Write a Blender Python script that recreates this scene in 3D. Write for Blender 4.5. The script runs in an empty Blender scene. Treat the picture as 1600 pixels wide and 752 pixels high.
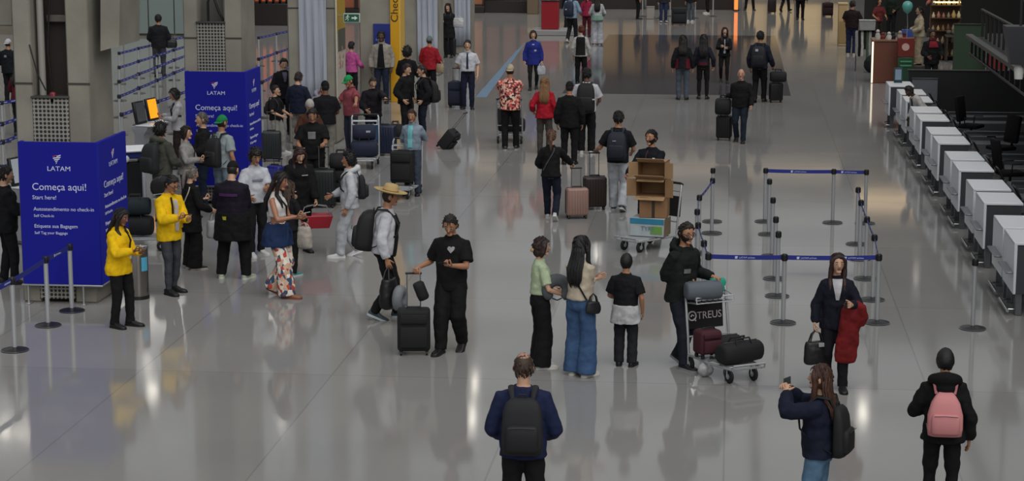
import bpy, bmesh, math, random
from mathutils import Vector, Matrix, noise
random.seed(7)
V = Vector
D2R = math.pi / 180
sc = bpy.context.scene
COL = sc.collection

# ---------------------------------------------------------------- camera, world, lights, exposure
FPX, CAMH, PITCH, YAW = 3190.0, 6.0, 10.06 * D2R, 6.13 * D2R
cam_d = bpy.data.cameras.new('camera'); cam = bpy.data.objects.new('camera', cam_d); COL.objects.link(cam)
cam.location = (0, 0, CAMH)
cam.rotation_euler = (math.pi / 2 - PITCH, 0, YAW)
cam_d.sensor_width = 36.0; cam_d.lens = 36.0 * FPX / 1600.0
cam_d.clip_start = 0.5; cam_d.clip_end = 400
sc.camera = cam
CM = Matrix.Translation(cam.location) @ cam.rotation_euler.to_matrix().to_4x4()
CMI = CM.inverted()

def G(px, py, z=0.0):
    """world point at height z seen at photo pixel (px, py)"""
    d = CM.to_3x3() @ V(((px - 800) / FPX, (376 - py) / FPX, -1.0))
    t = (z - CAMH) / d.z
    return V(cam.location) + d * t

def proj(p):
    q = CMI @ V(p)
    return 800 - FPX * q.x / q.z, 376 + FPX * q.y / q.z

sc.view_settings.view_transform = 'Standard'
sc.view_settings.look = 'None'
sc.view_settings.gamma = 1.0
sc.view_settings.use_curve_mapping = False
sc.view_settings.exposure = 0.0

world = bpy.data.worlds.new('hall_daylight'); sc.world = world; world.use_nodes = True
bg = world.node_tree.nodes['Background']
bg.inputs[0].default_value = (0.95, 0.98, 1.0, 1); bg.inputs[1].default_value = 0.45
# soft sun added behind the camera as fill light, no facade is seen
sl = bpy.data.lights.new('fill_sun', 'SUN'); sl.energy = 2.25; sl.angle = 70 * D2R; sl.color = (1.0, 0.98, 0.95)
so_ = bpy.data.objects.new('fill_sun', sl); so_.rotation_euler = (44 * D2R, 0, 34 * D2R); so_.location = (0, -5, 30); COL.objects.link(so_)

def area(name, x, y, z, sx, sy, power, color=(1, 1, 1), rot=(0, 0, 0)):
    l = bpy.data.lights.new(name, 'AREA'); l.shape = 'RECTANGLE'; l.size = sx; l.size_y = sy
    l.energy = power; l.color = color
    o = bpy.data.objects.new(name, l); o.location = (x, y, z); o.rotation_euler = rot; COL.objects.link(o)
    return o
area('left_fill_light', -19, 70, 9.5, 6, 3, 120, (1.0, 0.95, 0.86))  # unseen area light added to brighten the left of the hall
area('shop_lamp', -6, 92, 7, 22, 3, 160, (1.0, 0.80, 0.58))
area('shop_lamp', 6.5, 72, 5.2, 4.0, 4.0, 70, (1.0, 0.72, 0.42))

# ---------------------------------------------------------------- helpers
def hexc(h):
    h = h.lstrip('#'); out = []
    for i in (0, 2, 4):
        c = int(h[i:i + 2], 16) / 255
        out.append(c / 12.92 if c <= 0.04045 else ((c + 0.055) / 1.055) ** 2.4)
    return (*out, 1.0)

_M = {}
def mat(kind, color, rough=None, metal=0.0, emit=0.0):
    key = (kind, color, rough, metal, emit)
    if key in _M: return _M[key]
    m = bpy.data.materials.new(kind + '_' + color.strip('#')); m.use_nodes = True
    nt = m.node_tree; N = nt.nodes; L = nt.links; b = N['Principled BSDF']
    c = hexc(color)
    b.inputs['Base Color'].default_value = c
    b.inputs['Metallic'].default_value = metal
    dr = {'cloth': .85, 'skin': .5, 'hair': .55, 'plastic': .4, 'metal': .3, 'paint': .45, 'concrete': .85, 'card': .8, 'leather': .45, 'glass': .08}
    b.inputs['Roughness'].default_value = dr.get(kind, .5) if rough is None else rough
    def noise(scale, detail=3, stretch=None):
        tc = N.new('ShaderNodeTexCoord'); n = N.new('ShaderNodeTexNoise')
        n.inputs['Scale'].default_value = scale; n.inputs['Detail'].default_value = detail
        if stretch:
            mp = N.new('ShaderNodeMapping'); mp.inputs['Scale'].default_value = stretch
            L.new(tc.outputs['Object'], mp.inputs[0]); L.new(mp.outputs[0], n.inputs['Vector'])
        else: L.new(tc.outputs['Object'], n.inputs['Vector'])
        return n
    def vary(n, lo, hi):
        r = N.new('ShaderNodeValToRGB')
        r.color_ramp.elements[0].position = .3; r.color_ramp.elements[1].position = .7
        r.color_ramp.elements[0].color = tuple(min(1, x * lo) for x in c[:3]) + (1,)
        r.color_ramp.elements[1].color = tuple(min(1, x * hi) for x in c[:3]) + (1,)
        L.new(n.outputs['Fac'], r.inputs[0]); L.new(r.outputs[0], b.inputs['Base Color'])
    def bump(n, s, d):
        bp = N.new('ShaderNodeBump'); bp.inputs['Strength'].default_value = s; bp.inputs['Distance'].default_value = d
        L.new(n.outputs['Fac'], bp.inputs['Height']); L.new(bp.outputs[0], b.inputs['Normal'])
    if kind == 'banner': b.inputs['Specular IOR Level'].default_value = .15
    if kind == 'cloth':
        n = noise(9); vary(n, .82, 1.2); bump(noise(14, 2), .35, .02)
        b.inputs['Specular IOR Level'].default_value = .25
    elif kind == 'hair':
        n = noise(30, 2, (6, 6, .6)); vary(n, .6, 1.5); bump(n, .5, .01)
    elif kind == 'concrete':
        n = noise(1.3, 6); vary(n, .78, 1.14); bump(noise(22, 4), .25, .01)
    elif kind == 'skin':
        vary(noise(6), .93, 1.06); b.inputs['Subsurface Weight'].default_value = .0
    elif kind == 'card':
        vary(noise(4, 4), .88, 1.08)
    elif kind == 'drape':
        n = noise(2.2, 2, (3.2, 3.2, .12)); bump(n, 1.0, .12); vary(noise(1.1, 2), .93, 1.05)
        b.inputs['Roughness'].default_value = .4
    elif kind == 'floral':
        tc = N.new('ShaderNodeTexCoord'); vo = N.new('ShaderNodeTexVoronoi'); vo.inputs['Scale'].default_value = 27 if color == '#c06058' else 20
        L.new(tc.outputs['Object'], vo.inputs['Vector'])
        r = N.new('ShaderNodeValToRGB'); r.color_ramp.interpolation = 'CONSTANT'; e = r.color_ramp.elements
        pal = {'#c06058': ['#2a1d20', '#c8504c', '#e0a08c', '#7a2e34', '#e6c4b0'], '#d8cabc': ['#ddd2c4', '#b8483c', '#e8ded2', '#34506c', '#caa890']}[color]
        for i, pc in enumerate(pal):
            el = e[i] if i < 2 else e.new(i / 5)
            el.position = i / 5; el.color = hexc(pc)
        sx = N.new('ShaderNodeSeparateColor'); L.new(vo.outputs['Color'], sx.inputs[0]); L.new(sx.outputs[0], r.inputs[0])
        L.new(r.outputs[0], b.inputs['Base Color']); b.inputs['Roughness'].default_value = .8
    elif kind == 'perforated':
        tc = N.new('ShaderNodeTexCoord'); vo = N.new('ShaderNodeTexVoronoi'); vo.inputs['Scale'].default_value = 17
        vo.inputs['Randomness'].default_value = 0.0; vo.voronoi_dimensions = '2D'
        sp = N.new('ShaderNodeSeparateXYZ'); cb = N.new('ShaderNodeCombineXYZ'); ad = N.new('ShaderNodeMath'); ad.operation = 'ADD'
        L.new(tc.outputs['Object'], sp.inputs[0]); L.new(sp.outputs[0], ad.inputs[0]); L.new(sp.outputs[1], ad.inputs[1])
        L.new(ad.outputs[0], cb.inputs[0]); L.new(sp.outputs[2], cb.inputs[1]); L.new(cb.outputs[0], vo.inputs['Vector'])
        r = N.new('ShaderNodeValToRGB'); r.color_ramp.interpolation = 'CONSTANT'
        r.color_ramp.elements[0].color = hexc('#1b1a19'); r.color_ramp.elements[1].color = c; r.color_ramp.elements[1].position = .36
        L.new(vo.outputs['Distance'], r.inputs[0]); L.new(r.outputs[0], b.inputs['Base Color'])
    elif kind == 'beltprint':
        # printed queue belt: groups of small white marks on blue, laid out along the belt's own UV (metres)
        uv = N.new('ShaderNodeTexCoord'); sp = N.new('ShaderNodeSeparateXYZ'); L.new(uv.outputs['UV'], sp.inputs[0])
        def mth(op, a, bb=None):
            q = N.new('ShaderNodeMath'); q.operation = op
            for i, s in enumerate((a, bb)):
                if s is None: continue
                if isinstance(s, (int, float)): q.inputs[i].default_value = s
                else: L.new(s, q.inputs[i])
            return q.outputs[0]
        u = mth('FRACT', mth('MULTIPLY', sp.outputs[0], 2.6)); v = sp.outputs[1]
        ink = mth('MULTIPLY', mth('LESS_THAN', u, .55), mth('MULTIPLY', mth('GREATER_THAN', v, .34), mth('LESS_THAN', v, .66)))
        let = mth('GREATER_THAN', mth('FRACT', mth('MULTIPLY', sp.outputs[0], 31.0)), .35)
        mx = N.new('ShaderNodeMix'); mx.data_type = 'RGBA'
        L.new(mth('MULTIPLY', ink, let), mx.inputs[0]); mx.inputs[6].default_value = c; mx.inputs[7].default_value = hexc('#b9bfd8')
        L.new(mx.outputs[2], b.inputs['Base Color']); b.inputs['Roughness'].default_value = .6
    if emit:
        b.inputs['Emission Color'].default_value = c; b.inputs['Emission Strength'].default_value = emit
    _M[key] = m
    return m

class MB:
    """collects shapes; build() links them as one mesh object"""
    def __init__(s): s.v = []; s.f = []; s.mi = []; s.uv = None
    def add(s, vs, fs, mi=0):
        o = len(s.v); s.v += [tuple(p) for p in vs]
        s.f += [tuple(i + o for i in f) for f in fs]; s.mi += [mi] * len(fs)
        return s
    def rings(s, R, cap=True, mi=0):
        n = len(R[0]); vs = [p for r in R for p in r]; fs = []
        for k in range(len(R) - 1):
            for i in range(n):
                j = (i + 1) % n
                fs.append((k * n + i, k * n + j, (k + 1) * n + j, (k + 1) * n + i))
        if cap:
            fs.append(tuple(reversed(range(n)))); fs.append(tuple(range((len(R) - 1) * n, len(R) * n)))
        return s.add(vs, fs, mi)
    def tube(s, pts, r, n=10, mi=0, flat=1.0, ref=None):
        pts = [V(p) for p in pts]; k = len(pts)
        rr = [r] * k if isinstance(r, (int, float)) else list(r)
        R = []; up = V(ref) if ref else None
        for i, p in enumerate(pts):
            t = (pts[min(i + 1, k - 1)] - pts[max(i - 1, 0)])
            t = t.normalized() if t.length > 1e-9 else V((0, 0, 1))
            if up is None: up = V((0, 1, 0)) if abs(t.y) < .9 else V((1, 0, 0))
            a = up - t * up.dot(t)
            if a.length < 1e-4: a = t.orthogonal()
            a.normalize(); b = t.cross(a); up = a
            R.append([p + a * (rr[i] * flat * math.cos(2 * math.pi * q / n)) + b * (rr[i] * math.sin(2 * math.pi * q / n)) for q in range(n)])
        return s.rings(R, True, mi)
    def lathe(s, prof, n=20, M=None, mi=0):
        M = M or Matrix()
        R = [[M @ V((r * math.cos(2 * math.pi * q / n), r * math.sin(2 * math.pi * q / n), z)) for q in range(n)] for r, z in prof]
        return s.rings(R, True, mi)
    def ball(s, c, r, M=None, nu=14, nv=9, mi=0):
        M = M or Matrix(); c = V(c)
        if isinstance(r, (int, float)): r = (r, r, r)
        R = []
        for j in range(1, nv):
            a = math.pi * j / nv
            R.append([M @ (c + V((r[0] * math.sin(a) * math.cos(2 * math.pi * q / nu), r[1] * math.sin(a) * math.sin(2 * math.pi * q / nu), -r[2] * math.cos(a)))) for q in range(nu)])
        return s.rings(R, True, mi)
    def box(s, c, size, M=None, bev=0.0, mi=0, seg=1):
        M = M or Matrix()
        bm = bmesh.new(); bmesh.ops.create_cube(bm, size=1)
        for v in bm.verts: v.co = V((v.co.x * size[0], v.co.y * size[1], v.co.z * size[2]))
        if bev: bmesh.ops.bevel(bm, geom=bm.edges[:], offset=min(bev, min(size) * .45), segments=seg, profile=.5, affect='EDGES')
        bm.verts.index_update()
        s.add([M @ (v.co + V(c)) for v in bm.verts], [[v.index for v in f.verts] for f in bm.faces], mi); bm.free()
        return s
    def prism(s, poly, d0, d1, mi=0):
        """poly: points; extruded from offset d0 to d1 (vectors)"""
        return s.rings([[V(p) + V(d0) for p in poly], [V(p) + V(d1) for p in poly]], True, mi)
    def build(s, name, mats, parent=None, sharp=38):
        me = bpy.data.meshes.new(name); me.from_pydata(s.v, [], s.f)
        if not isinstance(mats, (list, tuple)): mats = [mats]
        for m in mats: me.materials.append(m)
        if any(s.mi): me.polygons.foreach_set('material_index', s.mi)
        me.polygons.foreach_set('use_smooth', [True] * len(me.polygons))
        if sharp: me.set_sharp_from_angle(angle=sharp * D2R)
        bm = bmesh.new(); bm.from_mesh(me); bmesh.ops.recalc_face_normals(bm, faces=bm.faces[:]); bm.to_mesh(me); bm.free()
        o = bpy.data.objects.new(name, me); COL.objects.link(o)
        if parent: o.parent = parent
        return o

def thing(name, label, cat, loc=(0, 0, 0), rz=0.0, group=None, M=None):
    o = bpy.data.objects.new(name, None); COL.objects.link(o); o.empty_display_size = .1
    if M is not None: o.matrix_world = M
    else: o.location = loc; o.rotation_euler = (0, 0, rz)
    o['label'] = label; o['category'] = cat
    if group: o['group'] = group
    return o
def tag(o, label, cat, group=None):
    o['label'] = label; o['category'] = cat
    if group: o['group'] = group
    return o
def struct(o): o['kind'] = 'structure'; return o
def MT(o):
    return Matrix.LocRotScale(o.location, o.rotation_euler, o.scale)
def dup(root, label, M=None, loc=None, rz=None, group=None):
    r = root.copy(); COL.objects.link(r); r['label'] = label
    if M is not None: r.matrix_world = M
    if loc is not None: r.location = loc
    if rz is not None: r.rotation_euler = (0, 0, rz)
    if group: r['group'] = group
    for ch in list(root.children):
        c = ch.copy(); COL.objects.link(c); c.parent = r
        for g in list(ch.children):
            d = g.copy(); COL.objects.link(d); d.parent = c
    return r

_font = None
def text_mesh(body, size, M, m, parent, name='lettering', align='LEFT', thick=.002, squeeze=1.0):
    cu = bpy.data.curves.new('lettering', 'FONT'); cu.body = body; cu.size = size; cu.align_x = align; cu.extrude = thick
    cu.resolution_u = 3
    t = bpy.data.objects.new('lettering_curve', cu); COL.objects.link(t)
    dg = bpy.context.evaluated_depsgraph_get(); dg.update()
    me = bpy.data.meshes.new_from_object(t.evaluated_get(dg))
    bpy.data.objects.remove(t)
    me.transform(M @ Matrix.Diagonal((squeeze, 1, 1, 1)))
    me.materials.clear(); me.materials.append(m)
    o = bpy.data.objects.new(name, me); COL.objects.link(o)
    if parent: o.parent = parent
    return o
RX90 = Matrix.Rotation(math.pi / 2, 4, 'X')
# ---------------------------------------------------------------- setting: floor, ceiling, walls
def floor_mat(c1, rough):
    m = bpy.data.materials.new('polished_stone'); m.use_nodes = True; nt = m.node_tree; N = nt.nodes; L = nt.links; b = N['Principled BSDF']; b.inputs['Specular IOR Level'].default_value = .24
    tc = N.new('ShaderNodeTexCoord')
    br = N.new('ShaderNodeTexBrick'); br.offset = 0.0; br.inputs['Scale'].default_value = 1.0
    br.inputs['Brick Width'].default_value = 2.4; br.inputs['Row Height'].default_value = 4.8; br.inputs['Mortar Size'].default_value = .012
    c = hexc(c1)
    br.inputs['Color1'].default_value = tuple(x * .95 for x in c[:3]) + (1,); br.inputs['Color2'].default_value = tuple(x * 1.05 for x in c[:3]) + (1,)
    br.inputs['Mortar'].default_value = tuple(x * .80 for x in c[:3]) + (1,)
    L.new(tc.outputs['Object'], br.inputs['Vector'])
    n = N.new('ShaderNodeTexNoise'); n.inputs['Scale'].default_value = .35; n.inputs['Detail'].default_value = 5; L.new(tc.outputs['Object'], n.inputs['Vector'])
    mx = N.new('ShaderNodeMix'); mx.data_type = 'RGBA'; mx.blend_type = 'MULTIPLY'; mx.inputs[0].default_value = .55
    rp = N.new('ShaderNodeValToRGB'); rp.color_ramp.elements[0].position = .3; rp.color_ramp.elements[1].position = .7
    rp.color_ramp.elements[0].color = (.84, .85, .88, 1); rp.color_ramp.elements[1].color = (1.1, 1.08, 1.05, 1)
    L.new(n.outputs['Fac'], rp.inputs[0]); L.new(br.outputs['Color'], mx.inputs[6]); L.new(rp.outputs[0], mx.inputs[7]); L.new(mx.outputs[2], b.inputs['Base Color'])
    n2 = N.new('ShaderNodeTexNoise'); n2.inputs['Scale'].default_value = .8; n2.inputs['Detail'].default_value = 3; L.new(tc.outputs['Object'], n2.inputs['Vector'])
    mr = N.new('ShaderNodeMapRange'); mr.inputs['To Min'].default_value = rough * .7; mr.inputs['To Max'].default_value = rough * 1.4
    L.new(n2.outputs['Fac'], mr.inputs[0]); L.new(mr.outputs[0], b.inputs['Roughness'])
    n3 = N.new('ShaderNodeTexNoise'); n3.inputs['Scale'].default_value = 1.4; n3.inputs['Detail'].default_value = 2; L.new(tc.outputs['Object'], n3.inputs['Vector'])
    bp = N.new('ShaderNodeBump'); bp.inputs['Strength'].default_value = .015; bp.inputs['Distance'].default_value = .02; L.new(n3.outputs['Fac'], bp.inputs['Height']); L.new(bp.outputs[0], b.inputs['Normal'])
    return m
FLOORM = floor_mat('#8d8c8a', .075)
struct(MB().box((-5, 60, -.15), (110, 130, .3)).build('floor', FLOORM))
inl = floor_mat('#505055', .07)
a, bq = G(952, 54), G(1211, 54); e = G(1246, 150)
struct(MB().box(((a.x + bq.x) / 2, (a.y + e.y) / 2, .001), (bq.x - a.x, a.y - e.y, .004)).build('floor_inlay', inl))
p1, p2, p3, p4 = G(744, 150), G(759, 150), G(822, 62), G(808, 80)
struct(MB().prism([G(743, 152), G(760, 152), G(822, 66), G(806, 80)], (0, 0, .0005), (0, 0, .004)).build('floor_stripe', mat('paint', '#5b7f9e', .3)))

CEILC = mat('concrete', '#4b4a48')
cb = MB()       # unseen roof, shaped as open slim beams to let sky light through
for k in range(-7, 6): cb.box((k * 7.0 + 1.0, 60, 12.3), (.28, 120, .5), None, .02)
for k in range(0, 11): cb.box((-5, k * 12.0, 12.75), (110, .22, .4), None, .02)
struct(cb.build('ceiling', CEILC))
def mirror_lamp(px, py, w, d, zc=9.5, s=26.0, lab=''):
    g = G(px, py); v = g - V((0, 0, CAMH)); q = V((g.x + v.x * zc / CAMH, g.y + v.y * zc / CAMH, zc))
    r = thing('ceiling_spotlight', lab, 'ceiling light', (q.x, q.y, zc), 0, 'spotlights over the hall')
    MB().box((0, 0, .07), (w * .55 + .1, d * .6 + .1, .14), None, .02).build('housing', mat('metal', '#6a6b6d', .4, .8), r)
    MB().box((0, 0, -.01), (w * .55, d * .6, .02)).build('diffuser', mat('paint', '#fff6e8', .3, 0, s), r)
    MB().tube([(0, 0, .14), (0, 0, 12.1 - zc)], .02, 8).build('suspension_rod', mat('metal', '#6a6b6d', .4, .8), r)
spots = [(238, 612, .55, .5), (230, 570, .4, .25), (289, 577, .18, .8), (742, 600, .22, 1.0), (738, 655, .22, 1.3), (1076, 622, .25, 1.0), (1348, 646, .45, .8), (957, 146, .22, 3.6), (1252, 138, .22, 3.6), (112, 646, .3, .3), (8, 672, .5, .4), (1556, 516, .18, .3), (1431, 432, .2, .25), (320, 500, .8, .15), (933, 398, .3, .9), (440, 655, .16, .6), (1105, 210, .12, 1.6), (35, 676, .9, .12), (806, 38, .35, 1.2), (1003, 150, .05, 2.5)]
for i, (px, py, w, d) in enumerate(spots):
    mirror_lamp(px, py, w, d, lab='small ceiling spotlight high over the hall floor')

# ---- walls
DARK = mat('paint', '#101011', .6)
struct(MB().box((14.0, 60, 6.3), (.3, 118, 12.6)).build('wall_right', DARK))
struct(MB().box((-8, 119.6, 6.3), (100, .3, 12.6)).build('wall_back', mat('paint', '#2e2823', .7)))
struct(MB().box((-45, 60, 6.3), (.3, 118, 12.6)).build('wall_far_left', mat('paint', '#4a4640', .7)))
def _px(px, y, z=1.5):
    lo, hi = -60, 40
    for _ in range(50):
        m_ = (lo + hi) / 2
        if proj((m_, y, z))[0] < px: lo = m_
        else: hi = m_
    return lo
xs_ = _px(1352, 82); struct(MB().box(((xs_ + 13.8) / 2, 82.2, 6.3), (13.8 - xs_, .3, 12.6)).build('wall_backdrop', mat('paint', '#0e0d0d', .7)))  # black wall added so the background behind the goods stays dark
wl = MB(); w0 = G(180, 56); w1 = G(300, 46)
WY = w0.y
wl.box((w0.x - 14, WY + .3, 3.5), (60 - 24, .5, 7.0))
struct(wl.build('wall_left', mat('concrete', '#6b665c')))
g0 = G(196, 60)
for k in range(5):
    q = MB(); cx = w0.x - 1.2 + k * 1.02
    q.box((cx, WY - .02, 1.35), (.98, .06, 2.5), None, .01)
    o = struct(q.build('window_%d' % (k + 1), mat('glass', '#6f7c7a', .15)))
# far shop fronts
def shop_front(px0, px1, py, label, c_wall, c_glow, glow, hgt=3.4, nwin=3, plinth=.55, pc='#1d1714'):
    a = G(px0, py); b_ = G(px1, py); y = (a.y + b_.y) / 2; w = b_.x - a.x; cx = (a.x + b_.x) / 2
    r = thing('shop', label, 'shop', (cx, y, 0))
    mb = MB(); mb.box((0, .55, hgt / 2 + .3), (w, .3, hgt + .6)); mb.build('back_panel', mat('paint', c_wall, .6), r)
    MB().box((0, .2, plinth / 2), (w, .4, plinth), None, .02).build('plinth', mat('paint', pc, .5), r)
    MB().box((0, .15, hgt), (w, .5, .55), None, .02).build('fascia', mat('paint', c_wall, .5), r)
    for k in range(nwin):
        x = -w / 2 + w * (k + .5) / nwin
        f = MB(); ww = w / nwin * .9
        for sx in (-1, 1): f.box((x + sx * ww / 2, .1, (hgt + plinth) / 2 - .1), (.08, .14, hgt - plinth - .1), None, .01)
        f.box((x, .1, plinth + .05), (ww, .14, .08)); f.box((x, .1, hgt - .32), (ww, .14, .08))
        fo = f.build('window_frame', mat('paint', '#2a2019', .5), r)
        MB().box((x, .36, (hgt + plinth) / 2 - .1), (ww, .03, hgt - plinth - .3)).build('lit_window', mat('paint', c_glow, .4, 0, glow * (.6 + .4 * ((k * 7) % 3) / 2)), fo)
    return r
shop_front(756, 836, 20, 'dark wood shop front with red lit window beyond the last pillar', '#33241c', '#6a4438', .22, nwin=3)
shop_front(862, 1006, 14, 'brown shop front behind the red counter in the far background', '#2e2620', '#8a704c', .2, nwin=4)
shop_front(1010, 1146, 15, 'dark cafe front with low plinth at the far end of the hall', '#241f1b', '#7a5a3c', .16, nwin=5)
shop_front(1160, 1330, -12, 'pale lit shop front farthest away on the right', '#8f7d66', '#c0a478', .5, nwin=4, pc='#7c6c57')
shop_front(395, 470, 40, 'orange glowing shop behind the queue posts left of the draped pillar', '#4a3026', '#b8522a', .6, nwin=7, plinth=.9)
shop_front(472, 640, 26, 'dim brown shop seen in the gap under the green exit sign', '#2a1e1c', '#7a4630', .35, nwin=6, plinth=.3)
shop_front(642, 757, 20, 'dark shop front hidden behind the draped pillars', '#251c18', '#8a5a3c', .4, nwin=4, plinth=.3)
# orange lit column at the far end
p = G(1150, 16)
r = thing('light_column', 'slim orange lit column standing before the dark cafe front', 'column light', (p.x, p.y - .5, 0))
MB().box((0, 0, .75), (.17, .17, 1.4), None, .02).build('glowing_tube', mat('paint', '#ff8a3a', .4, 0, .9), r)
MB().box((0, 0, .03), (.3, .3, .06), None, .01).build('foot', mat('paint', '#2a221c', .5), r)

# ---- concrete pillars on the left
PX = G(153, 474).x
CON = mat('concrete', '#89857b'); CON2 = mat('concrete', '#8b8880')
def depth_y(px, x):   # Y on the line X = x seen at pixel column px (at floor level)
    lo, hi = 5, 130
    for _ in range(50):
        m_ = (lo + hi) / 2
        if proj((x, m_, 0))[0] < px: lo = m_
        else: hi = m_
    return lo
PIL = []
PW, PD, PH = 1.10, 1.06, 12.0
for i, px in enumerate((153, 384, 526, 625, 686, 736)):
    y = depth_y(px, PX); PIL.append(y)
    mb = MB()
    if i < 2:
        lw = .27; rw = .33
        mb.box((PX - PW + lw / 2, y + PD / 2, PH / 2), (lw, PD, PH), None, .02)
        mb.box((PX - rw / 2, y + PD / 2, PH / 2), (rw, PD, PH), None, .02)
        mb.box((PX - PW / 2, y + PD * .70, PH / 2), (PW - .1, PD * .5, PH), None, .0)
    else:
        mb.box((PX - PW / 2, y + PD / 2, PH / 2), (PW, PD, PH), None, .03)
    o = struct(mb.build('pillar_%d' % (i + 1), CON))
    j = MB()
    for z in ((3.15, 6.3) if i == 0 else (3.1, 6.2)):
        if i < 2:
            j.box((PX - PW + .135, y - .003, z), (.27, .006, .03)); j.box((PX - .165, y - .003, z), (.33, .006, .03))
        else: j.box((PX - PW / 2, y - .003, z), (PW, .006, .03))
    jo = struct(j.build('trim_%d' % (20 + i), mat('paint', '#3b3934', .8)))
# channel lining and pipes of the first two pillars
for i in range(2):
    y = PIL[i]
    ch = MB().box((PX - PW / 2 - .03, y + .40, 5.2), (.50, .10, 9.0))
    struct(ch.build('trim_%d' % (30 + i), mat('paint', '#2a2420' if i == 0 else '#5f5c57', .8)))
    r = thing('pipe_run', ['pale conduit and dark cables in the first concrete pillar', 'bent grey pipe above the grille on the second pillar'][i], 'pipe', (PX - PW / 2, y, 0))
    if i == 0:
        MB().tube([(-.19, .16, .4), (-.19, .16, 9)], .05, 12).build('conduit', mat('paint', '#8f8c86', .5), r)
        MB().tube([(-.06, .2, 2.9), (-.10, .16, 3.6), (-.04, .2, 4.6), (-.09, .2, 8.5)], .014, 6).build('cable', mat('plastic', '#0e0e0e'), r)
        MB().tube([(-.30, -.02, 3.7), (-.2, -.03, 3.3), (-.1, .02, 3.05)], .010, 6).build('cable', mat('plastic', '#0e0e0e'), r)
        MB().box((-.20, .06, 5.15), (.18, .16, .22), None, .01).build('junction_box', mat('plastic', '#26221f'), r)
        MB().box((.02, .28, 4.05), (.3, .08, .1), None, .01).build('bracket', mat('paint', '#57524c'), r)
        MB().box((.0, .02, 2.95), (.08, .10, .16), None, .02).build('red_valve', mat('paint', '#7a2430'), r)
        MB().box((.02, .28, 5.6), (.34, .06, .06), None, .01).build('bracket', mat('paint', '#57524c'), r)
    else:
        MB().tube([(-.11, .14, 3.35), (-.11, .14, 3.75), (-.07, .14, 3.86), (0, .14, 3.84), (.10, .14, 3.55), (.22, .14, 3.35)], .022, 10).build('bent_pipe', mat('metal', '#2c2c2d', .4, .6), r)
        MB().tube([(.2, .2, 3.3), (.2, .2, 9)], .04, 10).build('conduit', mat('paint', '#8a8781', .5), r)
    r = thing('perforated_cover', ['perforated metal cover on the nearest concrete pillar', 'perforated metal cover on the second concrete pillar'][i], 'cover', (PX - PW / 2 - .03, y, 0))
    zt = [2.90, 3.33][i]
    MB().box((0, .08, zt / 2 + .05), (.52, .22, zt), None, .012).build('grille', mat('perforated', '#8b8983', .5), r)
    MB().box((0, .07, zt + .06), (.55, .25, .03), None, .006).build('top_lip', mat('metal', '#4a4a48', .5, .5), r)
    if i == 0:
        for sx in (-1, 1): MB().box((sx * .15 - .0, -.045, .42), (.12, .03, .11), None, .008).build('socket_box', mat('plastic', '#b9b7b0'), r)
# sloping concrete haunch on the right side of the first pillar
y = PIL[0]
def pz(px, py, yy):
    d_ = CM.to_3x3() @ V(((px - 800) / FPX, (376 - py) / FPX, -1.0)); t_ = yy / d_.y
    return V((d_.x * t_, yy, CAMH + d_.z * t_))
h0 = MB(); pa = [pz(157, 80, y + .12), pz(186, 72, y + .12), pz(190, -160, y + .12), pz(157, -160, y + .12)]
for q in pa: q.x = max(q.x, PX + .006)
h0.prism(pa, (0, 0, 0), (0, 1.0, 0)); h0.box((pa[0].x + .02, y + .5, 4.0), (.04, .5, .1))
struct(h0.build('beam_1', CON))
h1 = MB(); h1.box((PX - 1.75, PIL[0] + 1.2, 7.1), (.8, .9, 6.4), None, .02); struct(h1.build('beam_2', CON))
# white drapes on pillars 3, 5, 6
def drape(px0, px1, i, label, zb):
    y = PIL[i] - .02; x0, x1 = (lambda f: (f(px0), f(px1)))(lambda q: (lambda t: t)(pix_x(q, y)))
    mb = MB(); n = 28; fr = []; 
    R = []
    for z in (zb, zb + .6, 2.5, 4, 6, 8):
        rr = []
        for k in range(n + 1):
            t = k / n; rr.append(V((lerp_(x0, x1, t), y - .035 - .016 * math.sin(t * 23 + z * .5) - .012 * math.sin(t * 9 - z), z)))
        for k in range(n, -1, -1):
            t = k / n; rr.append(V((lerp_(x0, x1, t), y, z)))
        R.append(rr)
    mb.rings(R); return tag(mb.build('drape', mat('drape', '#a3a8b4'), sharp=0), label, 'drape')
def lerp_(a, b, t): return a + (b - a) * t
def pix_x(px, y, z=1.5):
    lo, hi = -60, 40
    for _ in range(50):
        m_ = (lo + hi) / 2
        if proj((m_, y, z))[0] < px: lo = m_
        else: hi = m_
    return lo
drape(469, 511, 2, 'grey-white plastic drape on the third pillar, behind the crowd', .9)
drape(652, 684, 4, 'white plastic drape on the pillar right of the yellow sign', .4)
drape(710, 735, 5, 'white plastic drape on the farthest pillar', .3)
# advert on the right face of pillar 3
y = PIL[2]
r = thing('advert_panel', 'bright advert poster on the side of the draped pillar', 'poster', (PX + .01, y + PD / 2, 0))
MB().box((.012, 0, 2.25), (.03, PD * .96, 2.7), None, .006).build('poster_board', mat('plastic', '#c9c2b4', .3), r)
MB().box((.03, 0, 3.05), (.01, PD * .94, 1.0)).build('yellow_field', mat('plastic', '#b99a3a', .3), r)
MB().box((.031, .05, 2.35), (.012, PD * .8, .5)).build('dark_field', mat('plastic', '#54584e', .3), r)
mb = MB(); random.seed(3)
for k in range(7): mb.ball((.03, random.uniform(-.35, .35), random.uniform(1.75, 2.2)), (.012, random.uniform(.05, .11), random.uniform(.05, .1)), None, 10, 6)
mb.build('flower_picture', mat('plastic', '#b08a80', .4), r)
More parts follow.
